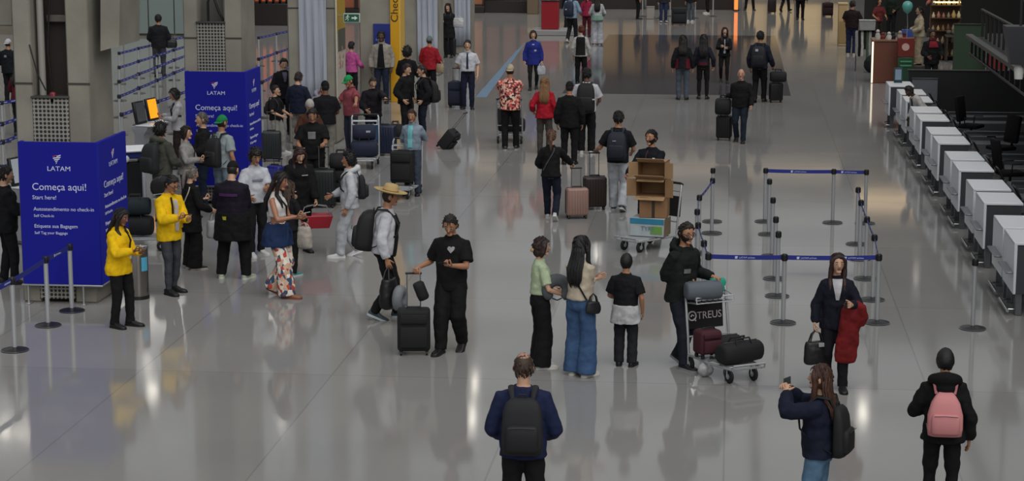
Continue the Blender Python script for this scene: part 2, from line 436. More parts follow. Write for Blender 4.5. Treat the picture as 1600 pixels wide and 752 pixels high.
# blue sign on pillar 4, yellow check-in panel beside it
y = PIL[3]
r = thing('wall_sign', 'small royal blue sign with white emblem on the fourth pillar', 'sign', (pix_x(597, y), y - .03, 0))
zA, zB = CAMH + (CM.to_3x3() @ V((-203 / FPX, (376 - 37) / FPX, -1.0))).z * y / (CM.to_3x3() @ V((-203 / FPX, (376 - 37) / FPX, -1.0))).y, 1.0
MB().box((0, 0, (zA + zB) / 2), (.46, .05, zA - zB), None, .006).build('panel', mat('plastic', '#232f7a', .4), r); WSZ = zA
yy = y - .04
r = thing('check_in_totem', 'tall yellow check-in panel wrapped round the edge of the fourth pillar', 'sign', (PX - .24, yy, 0))
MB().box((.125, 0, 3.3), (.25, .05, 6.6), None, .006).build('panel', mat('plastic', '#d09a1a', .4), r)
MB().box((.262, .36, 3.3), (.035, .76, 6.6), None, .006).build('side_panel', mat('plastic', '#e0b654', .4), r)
YT = r; YTW = .24
# green emergency exit sign hanging off pillar 3
y = PIL[2] + .1
r = thing('exit_sign', 'green emergency exit sign with white arrow', 'sign', (pix_x(549, y, 3.6), y, 0))
zc = CAMH - (lambda g: (g))(0)
def z_at(px, py, y):
    d = CM.to_3x3() @ V(((px - 800) / FPX, (376 - py) / FPX, -1.0)); t = y / d.y
    return CAMH + d.z * t
zc = z_at(549, 28, y)
MB().box((0, 0, zc), (.38, .05, .21), None, .006).build('frame', mat('plastic', '#b9c4bd', .4), r)
MB().box((0, -.028, zc), (.34, .01, .17)).build('green_face', mat('plastic', '#1f5a45', .4), r)
a_ = MB(); a_.prism([(.0, -.036, zc + .018), (.07, -.036, zc + .018), (.07, -.036, zc + .05), (.14, -.036, zc), (.07, -.036, zc - .05), (.07, -.036, zc - .018), (.0, -.036, zc - .018)], (0, 0, 0), (0, .006, 0)); a_.build('arrow', mat('plastic', '#d8e4dc', .4), r)
rn = MB(); rn.ball((-.085, -.036, zc + .055), (.016, .005, .016), None, 10, 6)
for pts in ([(-.09, -.036, zc + .04), (-.10, -.036, zc - .005)], [(-.10, -.036, zc - .005), (-.075, -.036, zc - .03), (-.085, -.036, zc - .065)], [(-.10, -.036, zc - .005), (-.125, -.036, zc - .035), (-.145, -.036, zc - .04)], [(-.09, -.036, zc + .03), (-.06, -.036, zc + .015), (-.05, -.036, zc + .03)], [(-.092, -.036, zc + .03), (-.12, -.036, zc + .025), (-.13, -.036, zc + .0)]): rn.tube(pts, .008, 6)
rn.build('running_figure', mat('plastic', '#d8e4dc', .4), r)
MB().tube([(-.19, 0, zc + .05), (-.45, .0, zc + .05)], .012, 6).build('bracket', mat('metal', '#7a7a7a', .4, .8), r)
# ---------------------------------------------------------------- airport furniture
WHITE = mat('plastic', '#d9dadd', .35); INK = mat('plastic', '#c6cbe6', .5)
def emblem(parent, M, s, name='emblem'):
    """stack of slanted stripes narrowing downwards, the first one red"""
    bands = [(-.62, .02, .42, .30, '#b83a4a'), (.0, .62, .48, .33, '#d7d9ea'), (-.55, .60, .20, .06, '#d7d9ea'), (-.40, .46, -.05, -.19, '#d7d9ea'), (-.24, .20, -.30, -.42, '#d7d9ea'), (-.14, .04, -.53, -.70, '#d7d9ea')]
    mbs = {}
    for (x0, x1, za, zb, c) in bands:
        mb = mbs.setdefault(c, MB())
        poly = [(x0, 0, za - .06), (x1, 0, za + .10), (x1 - .06, 0, zb + .10), (x0 + .03, 0, zb - .06)]
        mb.prism([M @ (V(p) * s) for p in poly], (0, 0, 0), M.to_3x3() @ V((0, .004, 0)))
    for c, mb in mbs.items(): mb.build(name, mat('plastic', c, .5), parent)
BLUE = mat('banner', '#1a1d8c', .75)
def banner(label, i, x0, x1, yf, zb, zt, dep, big, legz=0.0):
    r = thing('banner_stand', label, 'banner', (0, 0, 0)); 
    w = x1 - x0; cx = (x0 + x1) / 2
    MB().box((cx, yf, (zb + zt) / 2), (w, .05, zt - zb), None, .006).build('front_panel', BLUE, r)
    MB().box((x1 - .02, yf + dep / 2, (zb + zt) / 2), (.05, dep, zt - zb), None, .006).build('side_panel', mat('banner', '#23279c', .75), r)  # paler blue than the front: light from the right put into the colour
    MB().box((x0 + .02, yf + dep / 2, (zb + zt) / 2), (.05, dep, zt - zb), None, .006).build('side_panel', BLUE, r)
    MB().box((cx, yf - .01, zb - .012), (w + .04, .07, .024), None, .004).build('bottom_rail', mat('metal', '#b4b5b8', .35, .8), r)
    MB().box((x1 - .02, yf + dep / 2, zb - .012), (.07, dep, .024), None, .004).build('bottom_rail', mat('metal', '#b4b5b8', .35, .8), r)
    for (x, y) in ((x0 + .06, yf), (x1 - .28, yf), (x1 - .02, yf + dep - .05), (x0 + .02, yf + dep - .05)):
        lg = MB(); lg.tube([(x, y, 0), (x, y, zb)], .016, 8); lg.box((x, y, .008), (.09, .16, .016), None, .004); lg.build('leg', mat('metal', '#b4b5b8', .35, .8), r)
    H = zt - zb; f = yf - .027
    def line(t, size, dx, dz, sq=1.0):
        text_mesh(t, size, Matrix.Translation((x0 + dx * w, f, zt - dz * H)) @ RX90, INK, r, squeeze=sq)
        text_mesh(t, size, Matrix.Translation((x1 + .008, yf + dx * dep, zt - dz * H)) @ Matrix.Rotation(math.pi / 2, 4, 'Z') @ RX90, INK, r, squeeze=sq * dep / w)
    emblem(r, Matrix.Translation((x0 + .49 * w, f - .003, zt - .115 * H)), .10)
    emblem(r, Matrix.Translation((x1 + .010, yf + .5 * dep, zt - .115 * H)) @ Matrix.Rotation(math.pi / 2, 4, 'Z'), .10)
    k = w / 1.2
    line('LATAM', .098 * k, .36, .20, 1.15)
    line('Começa aqui!', .150 * k, .16, .335)
    line('Start here!', .085 * k, .16, .40)
    line('Autoatendimento no check-in', .076 * k, .17, .48, 1.0)
    line('Self Check-in', .058 * k, .17, .525)
    line('Etiquete sua Bagagem', .076 * k, .17, .60)
    line('Self Tag your Baggage', .058 * k, .17, .645)
    return r
x0 = pix_x(32, PIL[0] - .12); x1 = pix_x(153, PIL[0] - .12)
zt1 = z_at(90, 222, PIL[0] - .12); zb1 = z_at(90, 444, PIL[0] - .12)
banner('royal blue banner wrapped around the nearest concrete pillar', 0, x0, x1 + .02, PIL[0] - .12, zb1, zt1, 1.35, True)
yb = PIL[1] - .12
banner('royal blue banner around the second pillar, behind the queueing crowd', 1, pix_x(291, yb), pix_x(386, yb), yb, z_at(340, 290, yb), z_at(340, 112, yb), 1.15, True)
# lettering of the yellow panel and the small blue sign
text_mesh('Check-in', .28, Matrix.Translation((.215, -.028, z_at(618, 35, PIL[3] - .04))) @ RX90 @ Matrix.Rotation(math.pi / 2, 4, 'Z'), mat('plastic', '#2a2118'), YT, squeeze=1.1)
ws = [o for o in COL.objects if o.name.startswith('wall_sign')][0]
emblem(ws, Matrix.Translation((0, -.032, WSZ - .25)), .08)
text_mesh('LATAM', .075, Matrix.Translation((-.155, -.028, WSZ - .45)) @ RX90, INK, ws)

STEEL = mat('metal', '#b3b5b8', .34, .45); BLK = mat('plastic', '#121214', .5)
BELT = mat('beltprint', '#222b86')
def mk_stanchion():
    r = thing('queue_post', '', 'queue post', (0, 0, 0))
    MB().lathe([(.0, 0), (.175, 0), (.178, .012), (.165, .022), (.06, .038), (.034, .05), (.0, .05)], 28).build('base', mat('plastic', '#1a1a1c', .35), r)
    MB().lathe([(.172, .0095), (.1795, .010), (.1795, .014), (.172, .0165)], 28).build('base_rim', mat('metal', '#8b8d90', .3, .9), r)
    MB().lathe([(.0, .045), (.031, .045), (.031, .875), (.0, .875)], 18).build('post', STEEL, r)
    hb = MB(); hb.lathe([(.0, .87), (.036, .87), (.037, .955), (.030, .965), (.0, .965)], 18)
    for k in range(4):
        hb.box((.038, 0, .915), (.012, .036, .075), Matrix.Rotation(k * math.pi / 2, 4, 'Z'), .003)
    hb.build('belt_head', BLK, r)
    return r
ST0 = mk_stanchion(); ST_used = [False]
def post(px, py, label, group, z=.96):
    p = G(px, py, z); p.z = 0
    if not ST_used[0]:
        ST_used[0] = True; r = ST0; r.location = p; r['label'] = label; r['group'] = group
    else: r = dup(ST0_src(), label, loc=p, group=group)
    r['group'] = group
    return r
def ST0_src(): return ST0
_belts = []
def belt(r, r2, sag=.02, wd=.05, text=False, z=.915):
    _belts.append((r, r2, sag, wd, text, z))
def do_belts():
    for (r, r2, sag, wd, text, z) in _belts:
        a = V(r.location); b_ = V(r2.location) if hasattr(r2, 'location') else V(r2); d = b_ - a; L = d.length; n = 12
        t = d / L; side = V((-t.y, t.x, 0)) * .0016
        vs = []; fs = []; uv = []
        for k in range(n + 1):
            u = k / n; c = t * (.04 + u * (L - .08)); s_ = -sag * L * 4 * u * (1 - u) / 2
            for sg in (-1, 1):
                for zz in (-wd / 2, wd / 2):
                    vs.append(c + side * sg + V((0, 0, z + s_ + zz)))
        for k in range(n):
            o = k * 4; q = o + 4
            fs += [(o, q, q + 1, o + 1), (o + 2, o + 3, q + 3, q + 2), (o + 1, q + 1, q + 3, o + 3), (o, o + 2, q + 2, q)]
        me = bpy.data.meshes.new('belt'); me.from_pydata(vs, [], fs); me.materials.append(mat('plastic', '#222b86', .6) if text else BELT)
        ul = me.uv_layers.new(name='UVMap')
        for pl in me.polygons:
            for li in pl.loop_indices:
                vi = me.loops[li].vertex_index; ul.data[li].uv = ((vi // 4) / n * L, 1.0 if vi % 2 else 0.0)
        o = bpy.data.objects.new('belt', me); COL.objects.link(o); o.parent = r
        if text:
            M0 = Matrix.Identity(4); xa = t if t.x > 0 else -t
            ya = V((0, 0, 1)); za = xa.cross(ya)
            for i in range(3): M0[i][0], M0[i][1], M0[i][2] = xa[i], ya[i], za[i]
            nrep = max(1, int(L / .62))
            for k in range(nrep):
                u = (k + .5) / nrep; c = t * (L * u); s_ = -sag * L * 4 * u * (1 - u) / 2
                base = V((c.x, c.y, z + s_ - .013)) + za * .003
                text_mesh('LATAM airlines', .034, Matrix.Translation(base - xa * .10) @ M0, INK, o, thick=.0008)
                mk = MB(); q0 = base - xa * .155 - ya * .004
                mk.prism([q0, q0 + xa * .03, q0 + xa * .038 + ya * .034, q0 + ya * .034], (0, 0, 0), za * .0012); mk.build('belt_mark', INK, o)
ORD = ['first', 'second', 'third', 'fourth', 'fifth', 'sixth', 'seventh', 'eighth', 'ninth', 'tenth', 'eleventh', 'twelfth', 'thirteenth', 'fourteenth', 'fifteenth']
GQ = 'queue posts of the empty lane in the middle of the hall'
A = [post(x, y, 'queue post in the left row of the empty lane, %s from the far end' % ORD[i], GQ) for i, (x, y) in enumerate([(1114, 263), (1113.5, 278.5), (1093, 305), (1089.5, 327), (1091, 348), (1100, 376)])]
A7 = post(1107, 396, 'front left corner queue post behind the man with the trolley', GQ)
B = [post(x, y, 'queue post in the middle row of the empty lane, %s from the far end' % ORD[i], GQ) for i, (x, y) in enumerate([(1196.5, 263), (1202.5, 280), (1208, 309), (1212.5, 339), (1216.5, 362)])]
B6 = post(1226, 397.5, 'queue post in the middle of the front belt, left of the woman in a suit', GQ)
Cc = [post(x, y, 'queue post in the right row of the empty lane, %s from the far end' % ORD[i], GQ) for i, (x, y) in enumerate([(1341, 293), (1345.5, 313), (1355, 339), (1366.5, 367)])]
C0 = post(1303, 264.5, 'queue post in the middle of the far belt of the empty lane', GQ)
C1 = post(1354, 265.5, 'far right corner queue post of the empty lane', GQ)
C6 = post(1373.5, 397.5, 'front right corner queue post beside the woman in a suit', GQ)
belt(B[0], C0, .012, .062, True); belt(C0, C1, .012, .062, True); belt(A7, B6, .012, .062, True); belt(B6, C6, .012, .062, True)
belt(A[1], A[2]); belt(A[2], A[3]); belt(A[4], A[5]); belt(A[5], A7); belt(A[3], A[4])
belt(Cc[1], Cc[2]); belt(Cc[2], Cc[3]); belt(Cc[0], Cc[1]); belt(Cc[3], C6)
L1 = post(18.5, 434, 'nearest queue post at the left edge, beside the blue banner', 'queue posts in front of the blue banner')
L2 = post(71, 401, 'queue post in front of the blue banner, middle of three', 'queue posts in front of the blue banner')
L3 = post(108.5, 381.5, 'queue post in front of the blue banner, nearest to the woman in yellow', 'queue posts in front of the blue banner')
belt(L3, L2, .012, .07, True); belt(L2, L1, .012, .07, True)
q = G(-60, 470, .96); q.z = 0; belt(L1, q, .012, .07)
S1 = post(1524, 405, 'lone dark steel queue post in front of the check-in desks', 'lone posts')
# queue field behind the pillars
def queue_line(a, b_, n, word, ends=None):
    pa, pb = G(*a, .96), G(*b_, .96); prev = None
    for k in range(n):
        p = pa.lerp(pb, k / (n - 1)); x, y = proj(p)
        pp = p.copy(); pp.z = 0
        r = dup(ST0, 'queue post, %s, %s from its near end' % (word, ORD[k]), loc=pp, group='queue posts behind the pillars')
        if prev is not None: belt(prev, r, .010, .07)
        prev = r
queue_line((186, 81), (296, 53), 5, 'farthest lane between the two pillars')
queue_line((186, 103), (296, 68), 5, 'lane next to the farthest between the two pillars')
queue_line((186, 125), (296, 82), 5, 'middle lane between the two pillars')
queue_line((186, 148), (296, 101), 5, 'lane next to the nearest between the two pillars')
queue_line((190, 176), (296, 138), 5, 'nearest lane between the two pillars')
queue_line((-30, 164), (34, 152), 3, 'far lane left of the nearest pillar')
queue_line((-30, 202), (34, 180), 3, 'second lane left of the nearest pillar')
queue_line((-30, 232), (36, 206), 3, 'third lane left of the nearest pillar')
queue_line((-30, 268), (34, 248), 3, 'near lane left of the nearest pillar')
queue_line((404, 57), (458, 45), 3, 'far lane in front of the orange shop')
queue_line((404, 90), (458, 71), 3, 'second lane in front of the orange shop')
queue_line((409, 126), (458, 98), 3, 'near lane in front of the orange shop')
for i, px in enumerate((1004, 1030, 1047, 1086, 1114)):
    p = G(px, 26 + (i % 2) * 3); dup(ST0, 'distant queue post before the dark cafe, %s from the left' % ORD[i], loc=p, group='distant queue posts')

# ---- litter bin
p = G(216, 466)
r = thing('litter_bin', 'round steel litter bin with blue sticker behind the woman in yellow', 'bin', p)
MB().lathe([(0, .03), (.155, .03), (.158, .05), (.158, .70), (.150, .73), (.11, .735), (.10, .66), (0, .66)], 32).build('drum', mat('metal', '#8f8a86', .28, .9), r)
MB().lathe([(0, 0), (.165, 0), (.165, .05), (0, .05)], 32).build('foot_ring', mat('plastic', '#161617'), r)
MB().lathe([(.150, .728), (.162, .728), (.162, .755), (.150, .755)], 32).build('rim', mat('metal', '#b0adab', .25, .9), r)
st = MB(); st.rings([[V((.160 * math.cos(a), .160 * math.sin(a), z)) for a in [-.9 + k * .09 for k in range(9)]] + [V((.1625 * math.cos(a), .1625 * math.sin(a), z)) for a in [-.18 - k * .09 for k in range(9)]] for z in (.42, .62)]); st.build('blue_sticker', mat('plastic', '#4fa3c4'), r)

# ---- luggage trolley
def trolley(label, px=None, py=None, yaw=0, panel='#2a2a2c', pos=None, group='luggage trolleys', basket=True, adtext=None, oldad=False):
    p = pos if pos is not None else G(px, py)
    r = thing('luggage_trolley', label, 'luggage trolley', (p.x, p.y, 0), yaw * D2R, group)
    m = STEEL
    fr = MB()
    for sx in (-1, 1):
        fr.tube([(sx * .29, .06, .20), (sx * .27, -.45, .19), (sx * .20, -.86, .19)], .017, 8)
    for y, x in ((-.05, .29), (-.30, .28), (-.58, .25), (-.86, .20)): fr.tube([(-x, y, .195), (x, y, .195)], .014, 8)
    fr.box((0, -.42, .205), (.40, .72, .012), None, .004)
    fr.tube([(-.22, -.88, .19), (-.22, -.90, .25), (.22, -.90, .25), (.22, -.88, .19)], .013, 8)
    fr.build('platform', m, r)
    up = MB()
    for sx in (-1, 1): up.tube([(sx * .29, .05, .18), (sx * .29, .10, .55), (sx * .285, .17, .98), (sx * .27, .20, 1.03)], .018, 10)
    for z, y in ((.42, .085), (.92, .16)): up.tube([(-.285, y, z), (.285, y, z)], .012, 8)
    up.build('upright_frame', m, r)
    MB().tube([(-.29, .20, 1.03), (-.24, .215, 1.045), (.24, .215, 1.045), (.29, .20, 1.03)], .021, 10).build('push_bar', mat('plastic', '#17171a', .5), r)
    ad = MB().box((0, .08, .67), (.53, .02, .34), Matrix.Translation((0, .045, 0)) @ Matrix.Rotation(-.10, 4, 'X'), .006).build('advert_plate', mat('plastic', panel, .4), r)
    if adtext:
        M = Matrix.Translation((0, .045, 0)) @ Matrix.Rotation(-.10, 4, 'X')
        text_mesh(adtext, .13, M @ Matrix.Translation((-.11, .068, .62)) @ RX90, mat('plastic', '#b6a6a8', .5), ad, squeeze=.95)
        mb = MB(); 
        mb.tube([M @ V((-.18 + .055 * math.cos(t), .066, .665 + .055 * math.sin(t))) for t in [2 * math.pi * k / 20 for k in range(21)]], .010, 6)
        mb.tube([M @ V((-.20, .066, .655)), M @ V((-.18, .066, .68)), M @ V((-.155, .066, .665))], .009, 6)
        mb.tube([M @ V((-.155, .066, .63)), M @ V((-.13, .066, .60))], .010, 6)
        mb.build('round_logo', mat('plastic', '#b9b6b6', .5), ad)
    if basket:
        bk = MB()
        for sx in (-1, 1): bk.tube([(sx * .27, .15, .96), (sx * .26, -.06, .93), (sx * .26, -.08, .86), (sx * .27, .13, .84)], .008, 6)
        for k in range(7): bk.tube([(-.24 + k * .08, .13, .85), (-.24 + k * .08, -.07, .86)], .005, 6)
        bk.tube([(-.26, -.06, .93), (.26, -.06, .93)], .009, 6); bk.tube([(-.26, -.08, .86), (.26, -.08, .86)], .007, 6)
        bk.build('child_basket', m, r)
    for (x, y) in ((-.27, .05), (.27, .05), (-.17, -.72), (.17, -.72)):
        w = MB(); w.lathe([(.01, -.022), (.072, -.022), (.085, -.012), (.085, .012), (.072, .022), (.01, .022)], 20, Matrix.Translation((x, y, .085)) @ Matrix.Rotation(math.pi / 2, 4, 'Y')); wo = w.build('wheel', mat('plastic', '#161618', .6), r)
        h = MB(); h.lathe([(.0, -.026), (.035, -.026), (.035, .026), (0, .026)], 14, Matrix.Translation((x, y, .085)) @ Matrix.Rotation(math.pi / 2, 4, 'Y')); h.tube([(x + .034, y, .085), (x + .034, y, .19), (x - .034, y, .19), (x - .034, y, .085)], .009, 6); h.build('wheel_fork', STEEL, wo)
    M = Matrix.LocRotScale(r.location, r.rotation_euler, r.scale)
    return r, M
def carton(label, M, w, d, h, c='#8f6b4a', flaps=0, print_=None, void=False, tape=True, group='cardboard boxes on the trolley'):
    r = thing('cardboard_box', label, 'box', M=M, group=group)
    m = mat('card', c); t = .008
    if void:   # open towards the viewer's side (-Y), seen lying on its side
        mb = MB(); mb.box((0, 0, t / 2), (w, d, t)); mb.box((0, 0, h - t / 2), (w, d, t)); mb.box((-w / 2 + t / 2, 0, h / 2), (t, d, h)); mb.box((w / 2 - t / 2, 0, h / 2), (t, d, h)); mb.box((0, d / 2 - t / 2, h / 2), (w, t, h))
        mb.build('box_body', m, r)
        for (a, bb, cx, cz, ang, ax) in ((w * .98, .16, 0, h, -2.0, 'X'), (w * .98, .12, 0, 0, 2.0, 'X')):
            M2 = Matrix.Translation((cx, -d / 2, cz)) @ Matrix.Rotation(ang if cz else -ang * 0 + .9, 4, 'X')
            MB().box((0, -.0 - bb / 2, 0), (a, bb, .006), Matrix.Translation((0, -d / 2, cz)) @ Matrix.Rotation((-.45 if cz else .35), 4, 'X')).build('flap', mat('card', '#a98a66'), r)
        for sx in (-1, 1):
            MB().box((sx * .075, 0, h / 2), (.15, .006, h * .96), Matrix.Translation((sx * w / 2, -d / 2, 0)) @ Matrix.Rotation(sx * -.35, 4, 'Z')).build('flap', m, r)
    else:
        MB().box((0, 0, h / 2), (w, d, h), None, .006).build('box_body', m, r)
        if tape: MB().box((0, -d / 2 + .001, h / 2), (.05, .006, h * .99)).build('tape', mat('plastic', '#3a2c20', .4), r); MB().box((0, 0, h), (.05, d, .004)).build('tape', mat('plastic', '#3a2c20', .4), r)
    return r

# ---- check-in desks on the right
DESKPX = [(1393, 127), (1401, 139), (1408, 150), (1422, 166), (1432, 178), (1446, 198), (1458, 212), (1475, 236), (1490, 252), (1508, 280), (1524, 300), (1552, 336), (1570, 358)]
DT = 1.05; pts = [G(x, y, DT) for x, y in DESKPX]
DX = sum(p.x for p in pts[1:]) / 12
WD = mat('paint', '#d6d9e0', .35); WD2 = mat('paint', '#dcdfe4', .3); DG = mat('paint', '#3a3c40', .45)
def mk_desk(label):
    r = thing('check_in_desk', label, 'check-in desk', (0, 0, 0), 0, 'white check-in desks along the right side')
    dl = 1.12; w = .60     # origin: rear left top corner projected to the floor; desk runs towards -Y
    MB().box((w / 2, -dl / 2, DT - .02), (w, dl, .04), None, .008).build('desk_top', WD2, r)
    MB().box((.02, -dl / 2, .68), (.04, dl, .72), None, .006).build('front_panel', WD, r)
    MB().box((w / 2, -dl + .03, .66), (w - .05, .04, .68), None, .004).build('side_panel', DG, r)
    MB().box((w / 2, -.03, .66), (w - .05, .04, .68), None, .004).build('side_panel', DG, r)
    MB().box((w * .62, -dl / 2, .45), (w * .7, dl - .12, .26), None, .01).build('drawer_block', mat('paint', '#2b2c30', .5), r)
    MB().box((-.055, -dl * .62, .62), (.11, dl * .75, .025), None, .006).build('bag_shelf', mat('metal', '#909297', .3, .8), r)
    for y in (-.12, -dl + .12): MB().box((.10, y, .17), (.09, .05, .34), None, .006).build('leg', mat('metal', '#77797d', .35, .8), r)
    rl = MB(); rl.tube([(-.05, -.18, .07), (-.05, -dl + .08, .07)], .022, 10)
    for y in (-.25, -dl + .2): rl.tube([(-.05, y, .07), (.10, y, .07)], .013, 8)
    rl.build('foot_rail', mat('metal', '#b9bbbf', .22, .95), r)
    mo = MB(); mo.box((w * .86, -dl * .45, DT + .03), (.05, .34, .22), Matrix.Translation((w * .86, -dl * .45, DT)) @ Matrix.Rotation(.0, 4, 'Y') @ Matrix.Translation((-w * .86, dl * .45, -DT - .10)), .008)
    return r
d0 = mk_desk('')
for i, p in enumerate(pts):
    lab = 'white check-in desk, %s from the far end of the row' % ORD[i]
    if i == 0: o = d0; o['label'] = lab; o.location = (p.x if False else DX - .12, p.y, 0)
    else: o = dup(d0, lab, loc=(DX, p.y, 0))
# small terminals on the desks
for i in range(0, 13, 1):
    p = pts[i]
    if i == 0: continue
    r = thing('desk_terminal', 'black computer terminal behind the %s check-in desk from the far end' % ORD[i], 'computer', (DX + .75, p.y - .55, 0), 0, 'terminals behind the check-in desks')
    MB().box((0, 0, .80), (.22, .40, .04), None, .008).build('shelf', mat('paint', '#2b2c30', .5), r)
    MB().box((0, 0, .40), (.06, .06, .80), None, .008).build('stand', mat('paint', '#2b2c30', .5), r)
    MB().box((.02, 0, .92), (.03, .36, .22), Matrix.Translation((0, 0, .92)) @ Matrix.Rotation(-.5, 4, 'Y') @ Matrix.Translation((0, 0, -.92)), .008).build('monitor', BLK, r)
    MB().box((-.12, 0, .83), (.12, .34, .02), None, .004).build('keyboard', BLK, r)
# grey luggage conveyors behind the desks
CY = mat('paint', '#6c6d71', .5)
for i in range(1, 13, 2):
    y = pts[i].y - .55
    r = thing('weighing_conveyor', 'dark grey luggage conveyor behind the %s pair of check-in desks' % ORD[i // 2], 'conveyor', (DX + 3.3, y, 0), 0, 'conveyors behind the check-in desks')
    MB().box((0, 0, .22), (4.2, 2.0, .44), None, .02).build('conveyor_body', CY, r)
    MB().box((0, 0, .455), (4.1, .8, .03), None, .008).build('belt_surface', mat('plastic', '#232326', .55), r)
    for sy in (-1, 1): MB().box((0, sy * .48, .48), (4.15, .05, .10), None, .01).build('side_guard', mat('metal', '#6d6f73', .35, .8), r)
# office chairs
def office_chair(label, px, py, yaw):
    p = G(px, py); p.y = min([pts[i].y - .55 + 1.8 for i in range(1, 13, 2)], key=lambda g: abs(g - p.y)); r = thing('office_chair', label, 'office chair', (p.x, p.y, 0), yaw * D2R, 'black office chairs behind the desks'); m = mat('cloth', '#121214')
    MB().box((0, 0, .48), (.48, .46, .09), None, .04, seg=2).build('seat', m, r)
    mb = MB(); mb.box((0, .24, .86), (.44, .09, .58), Matrix.Translation((0, .24, .6)) @ Matrix.Rotation(-.15, 4, 'X') @ Matrix.Translation((0, -.24, -.6)), .05, seg=2); mb.tube([(0, .12, .47), (0, .28, .5), (0, .28, .75)], .022, 8); mb.build('backrest', m, r)
    MB().tube([(0, 0, .10), (0, 0, .45)], .028, 10).build('gas_lift', mat('metal', '#3a3a3c', .4, .8), r)
    st = MB()
    for k in range(5):
        a = k * 2 * math.pi / 5; st.tube([(0, 0, .13), (.26 * math.cos(a), .26 * math.sin(a), .08)], [.026, .016], 8); st.ball((.27 * math.cos(a), .27 * math.sin(a), .032), .032, None, 10, 6)
    st.build('star_base', BLK, r)
    for sx in (-1, 1): MB().tube([(sx * .24, .05, .48), (sx * .28, .05, .68), (sx * .28, -.15, .69)], .016, 8).build('armrest', BLK, r)
office_chair('black office chair behind the middle desks, farthest of the three', 1527, 242, 60)
office_chair('black office chair beside the conveyor at the middle desks', 1552, 255, -60)
office_chair('black office chair nearest, at the right edge', 1584, 318, 100)
# long conveyor gallery above and behind the desks
GX = 5.55
yN, yF = 14.0, G(1495, 42, 2.2).y
def gallery(label, x, z, hgt, y0, y1, edge, nb, solid):
    r = thing('overhead_gallery', label, 'gantry', (x, 0, z))
    MB().box((0, (y0 + y1) / 2, 0), (.16, y1 - y0, .10), None, .01).build('edge_beam', mat('metal', edge, .45, .6), r)
    MB().box((.28, (y0 + y1) / 2, hgt), (.06, y1 - y0, .05), None, .008).build('top_rail', mat('metal', '#3c3b39', .45, .6), r)
    MB().box((.05, (y0 + y1) / 2, -.42), (.07, y1 - y0, .06), None, .008).build('lower_rail', mat('metal', '#303032', .45, .6), r)
    MB().box((.9, (y0 + y1) / 2, -.05), (1.6, y1 - y0, .06)).build('deck', mat('paint', '#17171a', .6), r)
    for k in range(nb):
        y = lerp_(y0 + .2, y1 - .2, k / (nb - 1))
        mb = MB(); mb.box((.28, y, hgt / 2), (.05, .07, hgt), None, .005); mb.box((.05, y, -.22), (.05, .09, .40), None, .005); mb.build('baluster', mat('paint', '#1b1b1d', .5), r)
    return r
gr = gallery('dark steel gallery with pale edge beam above the check-in desks', GX, 2.35, .62, yN, 49.0, '#5c5c5b', 46, True)
GAPS = [pts[i].y - .55 + 1.8 for i in range(1, 13, 2)]
for y in (GAPS[5], GAPS[3], GAPS[1]):
    MB().box((1.2, y, -1.2), (.12, .12, 2.3), None, .01).build('support_post', mat('paint', '#141416', .5), gr)
g2 = gallery('upper dark truss with silver edge at the top right corner', 6.9, 3.55, .5, yN, 52, '#77777a', 40, True)
for y in (GAPS[5], GAPS[3], GAPS[1]): MB().box((1.3, y, -1.8), (.14, .14, 3.5), None, .01).build('support_post', mat('paint', '#141416', .5), g2)
# hanging grey hood and white beacon near the top right corner
yy = 36.0; zz = z_at(1590, 62, yy)
r = thing('lamp_hood', 'grey tapered hood at the upper right edge under the truss', 'hood', (pix_x(1594, yy, zz), yy, zz))
MB().rings([[V((x * k, y_ * k, z_)) for x, y_ in ((-.22, -.2), (.22, -.2), (.22, .2), (-.22, .2))] for z_, k in ((-.42, .75), (.20, 1.25), (.24, 1.25))]).build('hood_shell', mat('paint', '#3a3b3e', .5), r)
MB().tube([(0, 0, .2), (0, 0, 12.1 - zz)], .025, 8).build('suspension_rod', mat('paint', '#2a2a2c', .5), r)
MB().lathe([(0, -.68), (.07, -.68), (.085, -.5), (.06, -.42), (0, -.42)], 14).build('white_lamp', mat('plastic', '#d8d8d6', .3), r)
# ---------------------------------------------------------------- people
def lerp(a, b, t): return a + (b - a) * t
def sstep(a, b, x):
    t = max(0, min(1, (x - a) / (b - a))); return t * t * (3 - 2 * t)
TORSO = {
 'm': [(.84, .115, .095, .005), (.90, .160, .112, .01), (.97, .158, .110, .005), (1.07, .148, .104, 0), (1.20, .160, .112, 0), (1.31, .172, .120, .002), (1.37, .164, .108, .008), (1.415, .132, .088, .012), (1.455, .088, .070, .013), (1.50, .062, .062, .01)],
 'f': [(.84, .120, .100, .01), (.90, .165, .118, .016), (.97, .155, .110, .01), (1.08, .122, .092, 0), (1.20, .138, .102, -.004), (1.29, .150, .120, -.010), (1.36, .145, .100, .004), (1.41, .115, .080, .012), (1.455, .072, .060, .012), (1.50, .052, .054, .01)],
}
ARMS = {'down': (.255, -.05, .87), 'phone': (.12, -.33, 1.17), 'phone2': (.07, -.31, 1.12), 'push': (.22, -.44, 1.03), 'pull': (.27, .24, .90),
        'cross': (-.07, -.235, 1.20), 'photo': (.10, -.40, 1.58), 'pocket': (.225, -.07, .95), 'strap': (.15, -.19, 1.26), 'bent': (.21, -.27, 1.02),
        'swingf': (.25, -.22, .92), 'swingb': (.26, .17, .90), 'out': (.30, -.16, .95), 'low': (.24, -.2, .9), 'wide': (.31, -.06, .93)}
PALM = {'phone': (0, .45, 1), 'phone2': (0, .45, 1), 'push': (0, -.2, -1), 'cross': (0, .6, -.2), 'photo': (0, .3, -.2)}
